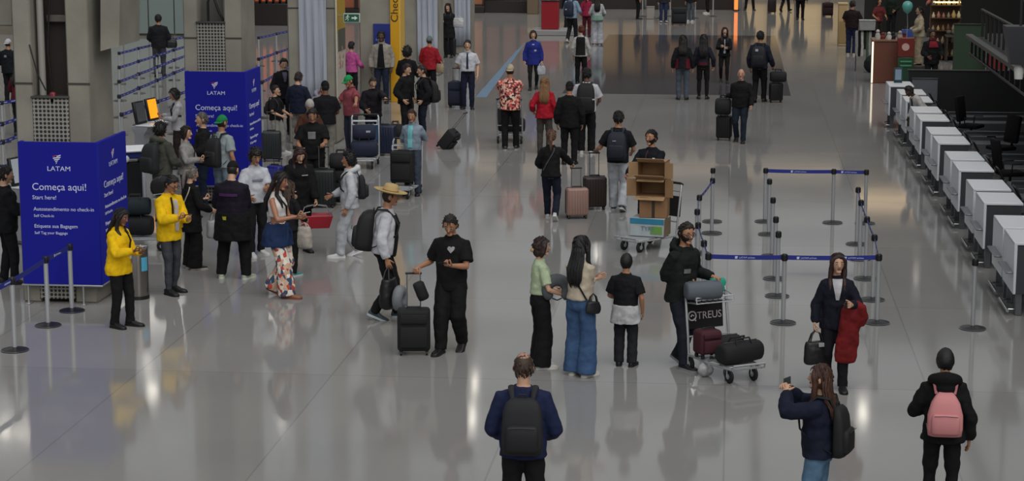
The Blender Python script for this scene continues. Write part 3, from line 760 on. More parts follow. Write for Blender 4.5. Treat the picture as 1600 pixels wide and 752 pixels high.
LEGS = {'stand': ((-.105, .01, 9, 0), (.105, -.01, 9, 0)), 'stand2': ((-.10, .05, 12, 0), (.12, -.07, 6, 0)), 'stand3': ((-.12, -.07, 6, 0), (.10, .05, 12, 0)),
        'apart': ((-.19, 0, 14, 0), (.19, .02, 14, 0)), 'walkR': ((-.085, -.27, 4, -14), (.085, .28, 5, 38)), 'walkL': ((-.085, .28, 5, 38), (.085, -.27, 4, -14)),
        'stepR': ((-.09, -.16, 4, 0), (.09, .16, 5, 22)), 'stepL': ((-.09, .16, 5, 22), (.09, -.16, 4, 0)), 'together': ((-.075, 0, 5, 0), (.075, 0, 5, 0))}
LIVE = []      # meshes to be fused by voxel remesh at the end
def fuse(o, vox, smooth=3, wrinkle=0.0, extra=None):
    r = o.modifiers.new('fuse', 'REMESH'); r.mode = 'VOXEL'; r.voxel_size = vox; r.use_smooth_shade = True
    s = o.modifiers.new('soft', 'SMOOTH'); s.factor = .5; s.iterations = smooth
    if wrinkle:
        t = bpy.data.textures.get('wrinkle')
        if not t:
            t = bpy.data.textures.new('wrinkle', 'CLOUDS'); t.noise_scale = .11; t.noise_depth = 1
        d = o.modifiers.new('folds', 'DISPLACE'); d.texture = t; d.strength = wrinkle; d.mid_level = .5; d.texture_coords = 'LOCAL'
    LIVE.append((o, extra)); return o
def fuse_all():
    dg = bpy.context.evaluated_depsgraph_get(); dg.update()
    out = []
    for o, extra in LIVE:
        out.append(bpy.data.meshes.new_from_object(o.evaluated_get(dg)))
    for (o, extra), me in zip(LIVE, out):
        mats = [m for m in o.data.materials]
        o.modifiers.clear(); old = o.data; nm = old.name
        if extra:                                   # fingers go on after fusing, so that they stay apart
            bm = bmesh.new(); bm.from_mesh(me)
            e = bpy.data.meshes.new('x'); e.from_pydata(extra.v, [], extra.f)
            bm.from_mesh(e); bmesh.ops.recalc_face_normals(bm, faces=bm.faces[:]); bm.to_mesh(me); bm.free(); bpy.data.meshes.remove(e)
        me.materials.clear()
        for m in mats: me.materials.append(m)
        me.polygons.foreach_set('use_smooth', [True] * len(me.polygons)); me.polygons.foreach_set('material_index', [0] * len(me.polygons))
        o.data = me; bpy.data.meshes.remove(old); me.name = nm
    LIVE.clear()

def ik(a, b, l1, l2, pole):
    d = b - a; L = d.length
    if L > (l1 + l2) * .998: d = d * ((l1 + l2) * .998 / L); b = a + d; L = d.length
    x = (l1 * l1 - l2 * l2 + L * L) / (2 * L); h = math.sqrt(max(0, l1 * l1 - x * x)); u = d / L
    p = pole - u * pole.dot(u)
    p = p.normalized() if p.length > 1e-5 else u.orthogonal().normalized()
    return a + u * x + p * h, b

def headpt(d, k=1.0):
    x, y, z = d
    t = max(0, -z) ** 1.25
    px = .074 * x * (1 - .30 * t); py = .094 * y
    if y > 0: py *= (1 - .42 * t)
    else: py *= (1 - .05 * t)
    pz = .113 * z
    if z > 0: px *= 1 + .03 * z
    return V((px * k, py * k, pz * k))
def headball(mb, M, kfun, nu=24, nv=18):
    R = []
    for j in range(1, nv):
        a = math.pi * j / nv
        row = []
        for q in range(nu):
            d = (math.sin(a) * math.cos(2 * math.pi * q / nu), math.sin(a) * math.sin(2 * math.pi * q / nu), -math.cos(a))
            row.append(M @ headpt(d, kfun(d)))
        R.append(row)
    mb.rings(R)

class Person: pass

_shared = {}
def shared(name, key, mk, parent, M, mats):
    if key not in _shared: _shared[key] = mk().build(name, mats).data; bpy.data.objects.remove([o for o in COL.objects if o.data == _shared[key]][0])
    o = bpy.data.objects.new(name, _shared[key]); COL.objects.link(o); o.parent = parent; o.matrix_local = M
    return o

def person(label, hx, hy, fx=None, fy=None, h=None, yaw=0, sex='m', skin='#b58a70', hair=('short', '#15110f'), top=None, legw='#17181b', legstyle='regular',
           shoes=('#17171a', None), arms=('down', 'down'), legs='stand', lean=0, hyaw=0, hpit=0, wid=1.0, hs=1.09, twist=0, vox=.011,
           glasses=False, beard=None, face=True, wrap=None, panels=(), name='person', cat='person', z0=0.0, bare=False, collar=None, hood=None, group=None, dz0=0.0, grips=(None, None), legtex='cloth', toptex='cloth'):
    P = Person()
    if fy is not None:
        p = G(fx if fx is not None else hx, fy - 2, z0)
        if h is None:
            lo, hi = .8, 2.4
            for _ in range(30):
                m = (lo + hi) / 2
                if proj(p + V((0, 0, m)))[1] > hy: lo = m
                else: hi = m
            h = lo
            xx = proj(p + V((0, 0, h)))[0]
    else:
        p = G(hx, hy, h + z0)
        p.z = z0
    P.h = h; s = h / 1.75
    heads = hs
    root = thing(name, label, cat, (p.x, p.y, z0), yaw * D2R, group)
    root.scale = (s, s, s)
    W = Matrix.LocRotScale(p + V((0, 0, 0)), root.rotation_euler, root.scale)
    W.translation.z = z0
    P.root, P.W, P.s = root, W, s
    Wi = W.inverted()
    # ---- legs first: feet, ankles, hip height
    feet = LEGS[legs] if isinstance(legs, str) else legs
    FM = []; ank = []
    for (x, y, toe, pit) in feet:
        sg = 1 if x > 0 else -1
        M = Matrix.Translation((x, y, 0)) @ Matrix.Rotation(sg * toe * D2R, 4, 'Z')
        pv = -.13 if pit > 0 else .055
        M = M @ Matrix.Translation((0, pv, 0)) @ Matrix.Rotation(pit * D2R, 4, 'X') @ Matrix.Translation((0, -pv, 0))
        FM.append(M); ank.append(M @ V((0, 0, .085)))
    L1, L2 = .425, .405
    hz = .915
    for i, a in enumerate(ank):
        hxp = (-.088, .088)[i]
        rad = (L1 + L2 - .004) ** 2 - (a.x - hxp) ** 2 - a.y ** 2
        hz = min(hz, a.z + math.sqrt(max(.2, rad)))
    dz = hz - .915 + dz0
    T = Matrix.Translation((0, 0, .93 + dz)) @ Matrix.Rotation(twist * D2R, 4, 'Z') @ Matrix.Rotation(lean * D2R, 4, 'X') @ Matrix.Translation((0, 0, -.93))
    HT = T @ Matrix.Translation((0, .012, 1.50)) @ Matrix.Rotation(hyaw * D2R, 4, 'Z') @ Matrix.Rotation(hpit * D2R, 4, 'X') @ Matrix.Translation((0, -.022, .137))
    HT = HT @ Matrix.Translation((0, 0, -.113)) @ Matrix.Diagonal((heads, heads, heads, 1)) @ Matrix.Translation((0, 0, .113))
    P.T, P.HT = T, HT
    sh = .176 if sex == 'm' else .152
    sh *= lerp(1, wid, .6)
    prof = TORSO[sex]
    def tring(z, e=0.0, ey=None, n=26):
        ey = e if ey is None else ey
        pr = prof
        if z <= pr[0][0]: q = list(pr[1][1:]); k = 0
        else:
            for i in range(len(pr) - 1):
                if pr[i][0] <= z <= pr[i + 1][0]:
                    t = (z - pr[i][0]) / (pr[i + 1][0] - pr[i][0]); q = [lerp(pr[i][j], pr[i + 1][j], t) for j in (1, 2, 3)]; break
            else: q = list(pr[-1][1:])
            if z < .90: q = list(pr[1][1:])
        ww = wid if z < 1.41 else lerp(1, wid, .4)
        rx, ry, yo = q[0] * ww + e, q[1] * ww + ey, q[2]
        return rx, ry, yo
    P.tring = tring
    def tp(phi, z, off=0.0):
        rx, ry, yo = tring(z, off)
        return V((rx * math.cos(phi), ry * math.sin(phi) + yo, z))
    P.tp = tp
    # ---- arms
    JA = []
    fing = MB(); P.hand = {}
    armset = []
    for i, sg in ((0, -1), (1, 1)):
        sp = T @ V((sg * sh, .008, 1.378))
        a = arms[i]; grip = grips[i]
        nrm = PALM.get(a) if isinstance(a, str) else None
        if isinstance(a, str):
            x, y, z = ARMS[a]; tgt = T @ V((sg * (x * (1 if a not in ('down', 'pocket', 'wide', 'out', 'swingf', 'swingb') else lerp(1, wid, 1)) if x > 0 else x), y, z))
            curl = .9 if a in ('push', 'phone', 'photo', 'strap', 'phone2', 'pull', 'low') else .35
        elif isinstance(a, Vector):
            g = Wi @ a; dd = (g - sp).normalized(); tgt = g - dd * .085; curl = 1.0
        else:
            tgt = T @ V((sg * a[0], a[1], a[2])); curl = .6
        pole = T.to_3x3() @ V((sg * .55, .75, -.55))
        if a == 'photo': pole = V((sg * .5, .3, -.9))
        if isinstance(a, Vector): pole = T.to_3x3() @ V((sg * .3, .6, -.8))
        if a in ('wide', 'out'): pole = V((sg * 1.0, .35, -.1))
        el, wr = ik(sp, tgt, .285, .255, pole)
        d = (wr - el).normalized()
        if a == 'photo': d = (d + V((0, -.2, .6))).normalized()
        n = V(nrm) if nrm else V((-sg, 0, 0))
        if isinstance(a, Vector): n = V((0, -.3, -1)) if d.z > -.6 else V((-sg, 0, 0))
        n = n - d * n.dot(d); n = n.normalized() if n.length > 1e-4 else d.orthogonal().normalized()
        w = d.cross(n); tw = w * (-sg)
        armset.append((sp, el, wr, d, n, tw, curl))
        P.hand['RL'[i]] = (wr + d * .085 + n * .022, d, n, tw)
    # ---- body
    b = MB()
    bk_ = lambda z: .88 if z < 1.0 else .94 if z < 1.1 else .97
    b.rings([[T @ V((bk_(q[0]) * q[1] * (wid if q[0] < 1.41 else 1) * math.cos(2 * math.pi * k / 24), bk_(q[0]) * q[2] * (wid if q[0] < 1.41 else 1) * math.sin(2 * math.pi * k / 24) + q[3], q[0])) for k in range(24)] for q in prof])
    nr = .056 if sex == 'm' else .047
    b.tube([T @ V((0, .014, 1.44)), T @ V((0, .012, 1.50)), HT @ V((0, .016, -.05)), HT @ V((0, .014, 0))], [nr * 1.12, nr, nr * .98, nr * .9], 14)
    headball(b, HT, lambda d: 1.0)
    b.tube([HT @ V((0, -.083, .022)), HT @ V((0, -.098, -.004)), HT @ V((0, -.111, -.022)), HT @ V((0, -.088, -.036))], [.008, .0115, .0155, .011], 8)
    b.ball((0, 0, 0), (.036, .030, .02), HT @ Matrix.Translation((0, -.066, -.088)), 10, 6)
    for sg in (-1, 1):
        b.ball((0, 0, 0), (.009, .019, .031), HT @ Matrix.Translation((sg * .078, .012, -.006)) @ Matrix.Rotation(sg * .25, 4, 'Z'), 10, 7)
    ak = 1.0 if sex == 'm' else .86
    for (sp, el, wr, d, n, tw, curl) in armset:
        b.tube([sp + (T @ V((0, 0, 1.40)) - sp) * .35, sp, lerp(sp, el, .4), lerp(sp, el, .85), el, lerp(el, wr, .25), lerp(el, wr, .75), wr, wr + d * .02],
               [.044 * ak, .049 * ak, .047 * ak, .041 * ak, .039 * ak, .041 * ak, .030 * ak, .026 * ak, .026 * ak], 12)
        pal = []
        for t, wx, th in ((0, .024, .019), (.03, .034, .019), (.065, .041, .016), (.092, .040, .013), (.097, .034, .008)):
            c = wr + d * t
            pal.append([c + tw * (wx * math.cos(2 * math.pi * k / 12)) + n * (th * math.sin(2 * math.pi * k / 12)) for k in range(12)])
        b.rings(pal)
        for k, (off, ln) in enumerate(((.030, .070), (.010, .079), (-.010, .074), (-.029, .058))):
            p0 = wr + d * .082 + tw * off; dd = (d + tw * off * 2.0).normalized(); pts = [p0]; ang = .12 + curl * .1
            for sgm, fr in enumerate((.46, .31, .23)):
                ang += curl * (.95, .85, .6)[sgm] if sgm or curl > .5 else curl * .4
                pts.append(pts[-1] + (dd * math.cos(ang) + n * math.sin(ang)) * ln * fr)
            pts.insert(1, lerp(pts[0], pts[1], .6))
            fing.tube(pts, [.0098, .0092, .009, .0082, .0065], 7)
        q0 = wr + d * .022 + tw * .022
        td = (d * .62 + tw * (.75 - .45 * curl) + n * (.25 + .5 * curl)).normalized(); td2 = (td + n * .5 * curl + d * .3).normalized()
        fing.tube([q0, q0 + td * .034, q0 + td * .062, q0 + td * .062 + td2 * .03], [.0135, .012, .0105, .0075], 7)
    LJ = []
    for i, M in enumerate(FM):
        sg = (-1, 1)[i]
        hp = V((sg * .088 * lerp(1, wid, .7), 0, .915 + dz)); toe = (M.to_3x3() @ V((0, -1, 0))); toe.z = 0
        kn, an = ik(hp, ank[i], L1, L2, toe.normalized() + V((sg * .05, 0, 0)))
        LJ.append((hp, kn, an))
        b.tube([hp + V((0, 0, .03)), hp, lerp(hp, kn, .35), lerp(hp, kn, .85), kn, lerp(kn, an, .3), lerp(kn, an, .7), an, an + V((0, 0, -.02))],
               [.060, .068 * wid, .062 * wid, .046, .042, .046, .038, .034, .033], 12)
        R = []
        for y, wx, hh in ((.06, .018, .05), (.045, .032, .075), (0, .034, .085), (-.06, .037, .062), (-.12, .043, .040), (-.17, .040, .028), (-.195, .026, .018)):
            R.append([M @ V((wx * math.cos(2 * math.pi * k / 12), y, .012 + hh / 2 + hh / 2 * math.sin(2 * math.pi * k / 12))) for k in range(12)])
        b.rings(R)
    body = b.build('body', mat('skin', skin), root, sharp=0)
    fuse(body, vox / 1.0, 2, 0, fing)
    # ---- face
    if face:
        eyeM = [mat('plastic', '#a89e96', .4), mat('plastic', '#1d130e', .2)]
        def mk_eye():
            return MB().ball((0, 0, 0), (.0135, .010, .0068), None, 10, 7).ball((0, -.0065, 0), (.0068, .0052, .0066), None, 8, 6, 1)
        def mk_lip(): return MB().ball((0, 0, .004), (.023, .009, .0055), None, 10, 6).ball((0, 0, -.004), (.019, .010, .006), None, 10, 6)
        def mk_brow(): return MB().tube([(-.017, .004, -.003), (-.004, -.001, .003), (.010, 0, .002), (.018, .006, -.004)], [.002, .0036, .0032, .0015], 6)
        for sg in (-1, 1):
            shared('eye', 'eye', mk_eye, root, HT @ Matrix.Translation((sg * .031, -.0815, .006)), eyeM)
            hcol = hair[1] if hair else '#2a201a'
            shared('eyebrow', 'brow' + hcol, mk_brow, root, HT @ Matrix.Translation((sg * .031, -.089, .029)), mat('hair', hcol))
        lipc = '#8a4a44' if sex == 'f' else '#8a5a4c'
        shared('lips', 'lips' + lipc, mk_lip, root, HT @ Matrix.Translation((0, -.0845, -.056)), mat('skin', lipc))
    # ---- hair
    if hair: make_hair(P, root, hair, sex)
    if beard:
        mb = MB(); headball(mb, HT, lambda d: lerp(.93, 1.035, sstep(-.08, .06, lerp(-.24, .06, sstep(-.8, -.1, d[1])) - d[2]) * (1 - sstep(.0, .2, d[1])) * (1 - .8 * (1 - sstep(.10, .24, abs(d[0]))) * sstep(-.60, -.52, d[2]) * (1 - sstep(-.46, -.40, d[2])) * (1 if d[1] < -.4 else 0))), 40, 32)
        mb.build('beard', mat('hair', beard), root, sharp=0)
    if glasses:
        mb = MB()
        for sg in (-1, 1):
            c = V((sg * .033, -.100, .004))
            mb.tube([HT @ (c + V((.026 * math.cos(t), .004 * abs(math.cos(t)), .018 * math.sin(t)))) for t in [2 * math.pi * k / 14 for k in range(15)]], .0032, 6)
            mb.tube([HT @ V((sg * .058, -.096, .008)), HT @ V((sg * .080, -.04, .010)), HT @ V((sg * .082, .01, .006))], .003, 6)
        mb.tube([HT @ V((-.009, -.102, .006)), HT @ V((.009, -.102, .006))], .003, 6)
        mb.build('glasses', mat('plastic', '#101012', .3), root)
    # ---- trousers
    st = {'slim': (.094, .082, .062, .061, .046), 'regular': (.098, .091, .077, .070, .066), 'wide': (.104, .106, .108, .116, .124), 'baggy': (.104, .108, .098, .094, .078), 'loose': (.101, .098, .088, .084, .082)}[legstyle]
    if legw:
        mb = MB(); wt = 1.03 if sex == 'm' else 1.06
        R = []
        for z in (.845, .87, .90, .97, wt):
            rx, ry, yo = tring(z, .012 if z > .9 else .008)
            k = {.845: .82, .87: .95}.get(z, 1)
            R.append([T @ V((rx * k * math.cos(2 * math.pi * q / 24), ry * k * math.sin(2 * math.pi * q / 24) + yo, z)) for q in range(24)])
        mb.rings(R)
        for (hp, kn, an) in LJ:
            end = an + (an - kn).normalized() * (.045 if legstyle == 'wide' else .03 if legstyle != 'slim' else .005)
            rr = [st[0] * lerp(1, wid, .8), st[0] * lerp(1, wid, .8), st[1] * lerp(1, wid, .8), st[1] * .94, st[2], st[3], st[4], st[4]]
            mb.tube([hp + V((0, 0, .03)), hp, lerp(hp, kn, .35), lerp(hp, kn, .75), kn, lerp(kn, an, .4), lerp(kn, an, .88), end], rr, 16)
        P.trousers = fuse(mb.build('trousers', mat(legtex, legw), root, sharp=0), .014, 3, .022)
    # ---- shoes
    if shoes:
        sc_, so_ = shoes
        for i, M in enumerate(FM):
            mb = MB(); R = []
            for y, wx, hh in ((.078, .014, .05), (.066, .033, .085), (.02, .041, .10), (-.04, .043, .092), (-.10, .049, .060), (-.165, .049, .050), (-.205, .038, .042), (-.222, .018, .03)):
                R.append([M @ V((wx * max(-1, min(1, 1.25 * math.cos(2 * math.pi * k / 16))), y, hh / 2 + hh / 2 * max(-1, min(1, 1.2 * math.sin(2 * math.pi * k / 16))))) for k in range(16)])
            mb.rings(R); so = mb.build('shoe', mat('leather', sc_, .5), root, sharp=60)
            mb = MB(); R = []
            for y, wx in ((.084, .016), (.07, .037), (.02, .044), (-.04, .045), (-.10, .053), (-.165, .053), (-.208, .041), (-.229, .018)):
                R.append([M @ V((wx * math.copysign(1, cx), y, zz)) for cx, zz in ((1, -.004), (1, .024), (-1, .024), (-1, -.004))])
            mb.rings(R); mb.build('sole', mat('plastic', so_ or '#0e0e0f', .6), so, sharp=50)
    # ---- top
    P.tope = 0
    if top:
        e = top.get('e', .016); hem = top.get('hem', .90); sl = top.get('sleeve', 'short'); P.tope = e
        mb = MB(); R = []
        zs = sorted({hem, *[q for q in (.60, .75, .86, .90, .97, 1.07, 1.14, 1.20, 1.27, 1.31, 1.345, 1.38, 1.415, 1.455) if q > hem + .02]})
        for z in zs:
            ee = e + (.012 if z < 1.15 and z > .8 else 0) + max(0, .9 - z) * top.get('flare', .12)
            if z > 1.40: ee = max(.010, e * .7)
            rx, ry, yo = tring(z, ee)
            if z < 1.25 and z > .9:    # cloth hangs from chest rather than hugging the waist
                cx = tring(1.27, ee)[0]; rx = lerp(rx, cx * (.98 if sex == 'm' else .93), top.get('boxy', .6)); ry = lerp(ry, tring(1.27, ee)[1], top.get('boxy', .6) * .8)
            R.append([T @ V((rx * math.cos(2 * math.pi * q / 26), ry * math.sin(2 * math.pi * q / 26) + yo, z)) for q in range(26)])
        rx, ry, yo = tring(1.50, .008 + e * .35)
        R.append([T @ V((rx * math.cos(2 * math.pi * q / 26), ry * math.sin(2 * math.pi * q / 26) + yo, 1.492)) for q in range(26)])
        mb.rings(R)
        if sl != 'none':
            for (sp, el, wr, d, n, tw, curl) in armset:
                ins = sp + (T @ V((0, 0.005, 1.40)) - sp) * .42
                k = ak
                if sl == 'short':
                    mb.tube([ins, sp, lerp(sp, el, .3), lerp(sp, el, .78)], [.050 * k + e * .8, .051 * k + e, .054 * k + e * 1.3, .052 * k + e * 1.6], 14)
                else:
                    q = e * top.get('sw', 1.0)
                    mb.tube([ins, sp, lerp(sp, el, .4), lerp(sp, el, .88), el, lerp(el, wr, .2), lerp(el, wr, .72), lerp(el, wr, .97)],
                            [.048 * k + e * .9, .050 * k + e, .050 * k + q, .046 * k + q, .045 * k + q, .046 * k + q, .036 * k + q * .95, .031 * k + q * .8], 14)
        P.top = fuse(mb.build(top.get('n', 'shirt'), mat(toptex, top['c']), root, sharp=0), .013, 3, top.get('fold', .024))
        if sl == 'long' and top.get('cuff'):
            for (sp, el, wr, d, n, tw, curl) in armset:
                MB().tube([lerp(el, wr, .93), lerp(el, wr, 1.0)], .036 * ak + e * .5, 12).build('cuff', mat('cloth', top['cuff']), root)
    def ringband(name, z1, z2, e1, e2, c, thick=.01, m='cloth'):
        R = []
        for z, ee in ((z1, e1), (z2, e2)):
            pass
        mb = MB(); R = []
        for t in (0, .2, .4, .6, .8, 1):
            z = lerp(z1, z2, t); rx, ry, yo = tring(z, lerp(e1, e2, t))
            R.append([T @ V((rx * math.cos(2 * math.pi * q / 26), ry * math.sin(2 * math.pi * q / 26) + yo, z)) for q in range(26)])
        mb.rings(R); return mb.build(name, mat(m, c), root, sharp=0)
    P.ringband = ringband
    if wrap:   # garment tied round the waist: (colour, z_top, z_bottom)
        wo = ringband('tied_garment', wrap[1], wrap[2], P.tope + .03, P.tope + wrap[3] if len(wrap) > 3 else P.tope + .05, wrap[0])
        fuse(wo, .014, 2, .03)
        kn = MB(); f = tp(-math.pi / 2, wrap[1] - .04, P.tope + .035)
        kn.ball(T @ f, (.035, .025, .03), None, 10, 7)
        for sg in (-1, 1):
            kn.tube([T @ f, T @ (f + V((sg * .05, -.025, -.08))), T @ (f + V((sg * .07, -.02, -.24)))], [.022, .028, .032], 10)
        kn.build('tied_sleeves', mat('cloth', wrap[0]), root)
    if collar:
        mb = MB(); rx, ry, yo = tring(1.50, .012)
        lifts = collar[1] if len(collar) > 1 else .03
        for k in range(1):
            R = []
            for t, dr in ((1.465, .016), (1.50 + lifts * .5, .010), (1.50 + lifts, .012), (1.50 + lifts, .002), (1.47, .0)):
                R.append([T @ V(((rx + dr) * math.cos(2 * math.pi * q / 22), (ry + dr) * math.sin(2 * math.pi * q / 22) + yo, t - (.02 if math.sin(2 * math.pi * q / 22) < -.7 else 0))) for q in range(22)])
            mb.rings(R)
        mb.build('collar', mat('cloth', collar[0]), root, sharp=0)
    if hood:
        mb = MB(); pts = []
        for k in range(-8, 9):
            a = math.pi / 2 + k / 8 * 2.2
            pts.append(T @ V(((.118 + .02 * math.sin(a)) * math.cos(a), .115 * math.sin(a) + .025, 1.462 + .035 * math.sin(a))))
        r = [(.026 + .032 * (1 - abs(k) / 8)) * (hood[1] if len(hood) > 1 else 1) for k in range(-8, 9)]
        mb.tube(pts, r, 10); mb.ball(T @ V((0, .150, 1.41)), (.10, .055, .085), None, 12, 8)
        fuse(mb.build('hood', mat('cloth', hood[0]), root, sharp=0), .012, 3, .012)
    # ---- surface panels: (name, colour, z0, z1, phi centre deg, half width m, material kind)
    for pn in panels:
        nm, c, za, zb, ph, hw = pn[:6]; taper = pn[6] if len(pn) > 6 else hw; mk = pn[7] if len(pn) > 7 else 'cloth'; skew = pn[8] if len(pn) > 8 else 0
        nu, nv = 7, 10; outer = []; inner = []
        boxy = top.get('boxy', .6) if top else .6
        for j in range(nv):
            z = lerp(za, zb, j / (nv - 1)); w = lerp(hw, taper, j / (nv - 1))
            for i in range(nu):
                rr = P.tope + .012 + (.012 if z < 1.15 else 0)
                rx, ry, yo = tring(z, rr)
                if .9 < z < 1.25:
                    rx = lerp(rx, tring(1.27, rr)[0] * .97, boxy); ry = lerp(ry, tring(1.27, rr)[1], boxy * .8)
                a = ph * D2R + skew * D2R * (j / (nv - 1) - .5) * 2 + (i / (nu - 1) - .5) * 2 * w / ((rx + ry) / 2)
                for lst, o in ((outer, .004), (inner, -.008)):
                    lst.append(T @ V(((rx + o) * math.cos(a), (ry + o) * math.sin(a) + yo, z)))
        n1 = len(outer); fs = []
        for j in range(nv - 1):
            for i in range(nu - 1):
                a = j * nu + i; q = (a, a + 1, a + nu + 1, a + nu); fs.append(q); fs.append(tuple(x + n1 for x in reversed(q)))
        bd = [i for i in range(nu)] + [j * nu + nu - 1 for j in range(1, nv)] + [(nv - 1) * nu + i for i in range(nu - 2, -1, -1)] + [j * nu for j in range(nv - 2, 0, -1)]
        for i in range(len(bd)):
            a, bb = bd[i], bd[(i + 1) % len(bd)]; fs.append((a, a + n1, bb + n1, bb))
        MB().add(outer + inner, fs).build(nm, mat(mk, c), root, sharp=60)
    P.armset = armset; P.FM = FM
    return P

def make_hair(P, root, hair, sex):
    st, c = hair[0], hair[1]; HT, T = P.HT, P.T; m = mat('hair', c); base = st.split('+')[0]
    mb = MB()
    thick = {'short': 1.085, 'buzz': 1.045, 'thin': 1.05, 'long': 1.12, 'curly': 1.26, 'bob': 1.14, 'bun': 1.08, 'pony': 1.08, 'afro': 1.5, 'side': 1.10, 'cap': 1.05, 'hat': 1.05, 'beanie': 1.04, 'smooth': 1.15, 'wavy': 1.15}.get(base, 1.08)
    low = {'short': -.50, 'buzz': -.45, 'thin': -.42, 'side': -.45, 'smooth': -.62, 'afro': -.6}.get(base, -.75)
    fl = {'curly': .45, 'long': .56, 'bob': .54, 'wavy': .56, 'cap': .5}.get(base, .64); sd = random.uniform(0, 50)
    def k(d):
        x, y, z = d
        zl = lerp(fl, low, sstep(-.66, .22, y)) + .10 * noise.noise(V((x * 4 + sd, y * 4, z * 2)))
        return thick + (.055 * noise.noise(V((x * 5 + sd, y * 5, z * 5))) if base not in ('cap', 'hat', 'beanie') else 0) + (.06 * max(0, z) if base in ('short', 'side') and y < .3 else 0) + (random.uniform(-.05, .05) if base in ('curly', 'afro') else 0) if z > zl else .9
    headball(mb, HT, k, 30, 24)
    if base in ('long', 'wavy'):
        ln = hair[2] if len(hair) > 2 else 1.25
        pts = [HT @ V((0, .05, .03)), HT @ V((0, .062, -.07)), T @ V((0, .085, 1.47)), T @ V((0, .135 + P_extra(hair), 1.38)), T @ V((0, .142 + P_extra(hair), lerp(1.38, ln, .6))), T @ V((0, .135 + P_extra(hair), ln))]
        w = [(.080, .052), (.088, .048), (.098, .042), (.108, .034), (.100, .03), (.06, .016)]
        R = []
        for p, (a, bb) in zip(pts, w):
            R.append([p + (T.to_3x3() @ V((a * math.cos(2 * math.pi * q / 20), bb * math.sin(2 * math.pi * q / 20), 0))) for q in range(20)])
        mb.rings(R)
        for sg in (-1, 1):
            mb.tube([HT @ V((sg * .045, -.055, .085)), HT @ V((sg * .078, -.042, .03)), HT @ V((sg * .083, -.02, -.06)), T @ V((sg * .088, -.035, 1.45)), T @ V((sg * .09, -.085, 1.38)), T @ V((sg * .085, -.125, max(ln, 1.27)))], [.018, .026, .030, .032, .028, .012], 10)
    if base == 'bob':
        for sg in (-1, 1):
            mb.tube([HT @ V((sg * .05, -.05, .08)), HT @ V((sg * .078, -.025, .02)), HT @ V((sg * .08, .0, -.06)), HT @ V((sg * .07, .02, -.12))], [.02, .03, .034, .016], 10)
        mb.ball(HT @ V((0, .05, -.055)), (.085, .055, .075), None, 14, 9)
    if base == 'bun':
        mb.ball(HT @ V((0, .075, .085)), .05, None, 12, 8)
    if base == 'pony':
        mb.tube([HT @ V((0, .08, .05)), HT @ V((0, .13, .03)), HT @ V((0, .145, -.06)), HT @ V((0, .135, -.16)), HT @ V((0, .12, -.25))], [.02, .03, .036, .032, .012], 10)
    if base == 'wavy':
        pass
    ex = MB()
    rs = random.Random(int(sd * 1000))
    if base in ('short', 'side', 'curly', 'afro', 'thin', 'bob', 'bun', 'pony'):
        cnt = {'curly': 230, 'afro': 260, 'thin': 120}.get(base, 230); kk = 0
        while kk < cnt:
            z = rs.uniform(-.7, 1); t = rs.uniform(0, 2 * math.pi); q = math.sqrt(max(0, 1 - z * z)); dd = V((q * math.cos(t), q * math.sin(t), z))
            kk += 1
            if k(dd) < 1 or (base == 'thin' and z > .6): continue
            if base in ('bob', 'bun', 'pony') and z < -.3: continue
            o_ = V((dd.x, dd.y, dd.z)); tg = (V((0, .55 if z > .2 else .1, -.75)) - o_ * o_.dot(V((0, .55 if z > .2 else .1, -.75))))
            if base in ('curly', 'afro'): tg = V((rs.uniform(-1, 1), rs.uniform(-1, 1), rs.uniform(-1, 1)))
            elif tg.length > 1e-3: tg.normalize()
            tg += V((rs.uniform(-.4, .4), rs.uniform(-.4, .4), rs.uniform(-.2, .3)))
            kb = thick - .02; L_ = rs.uniform(.026, .044)
            p0 = HT @ headpt(dd, kb); up = HT.to_3x3() @ o_; tw_ = HT.to_3x3() @ tg
            ex.tube([p0 - tw_ * .012, p0 + up * .005 + tw_ * L_ * .5, p0 + up * (.001 if base not in ('curly', 'afro') else .012) + tw_ * L_], [.006, .0075, .002], 5)
    if base in ('long', 'wavy'):
        for kk in range(46):
            t = rs.uniform(-.1 * math.pi, 1.1 * math.pi); j_ = rs.uniform(-.01, .01); lines = []
            wv = .012 if base == 'wavy' else .003; ph_ = rs.uniform(0, 6)
            for i_, (p, (a_, bb)) in enumerate(zip(pts, w)):
                lines.append(p + (T.to_3x3() @ V(((a_ * 1.0 + wv * math.sin(i_ * 2.2 + ph_)) * math.cos(t), (bb * 1.02) * math.sin(t), rs.uniform(-.02, .01) - (.03 * rs.random() if i_ == len(pts) - 1 else 0)))))
            ex.tube(lines, [.004, .007, .0075, .008, .007, .002], 5)
        for kk in range(70):
            z = rs.uniform(.0, 1); t = rs.uniform(0, 2 * math.pi); q = math.sqrt(max(0, 1 - z * z)); dd = V((q * math.cos(t), q * math.sin(t), z))
            if k(dd) < 1: continue
            o_ = dd; tg = V((.9 * math.copysign(1, dd.x), .35, -.6)); tg = tg - o_ * o_.dot(tg); tg.normalize()
            p0 = HT @ headpt(dd, thick - .015); up = HT.to_3x3() @ o_; tw_ = HT.to_3x3() @ tg
            ex.tube([p0 - tw_ * .02, p0 + up * .003 + tw_ * .02, p0 - up * .004 + tw_ * .055], [.004, .006, .002], 5)
    if base in ('long', 'bob', 'pony', 'bun', 'wavy'):
        o = mb.build('hair', m, root, sharp=0); fuse(o, .011, 3, .012, ex if ex.v else None)
    else:
        mb.add(ex.v, ex.f); o = mb.build('hair', m, root, sharp=0)
    if base == 'thin':
        q = MB(); headball(q, HT, lambda d: 1.062 if d[2] > .66 and d[1] > -.5 else .9, 24, 22); q.build('bald_crown', mat('skin', '#a97f6b'), root, sharp=0)
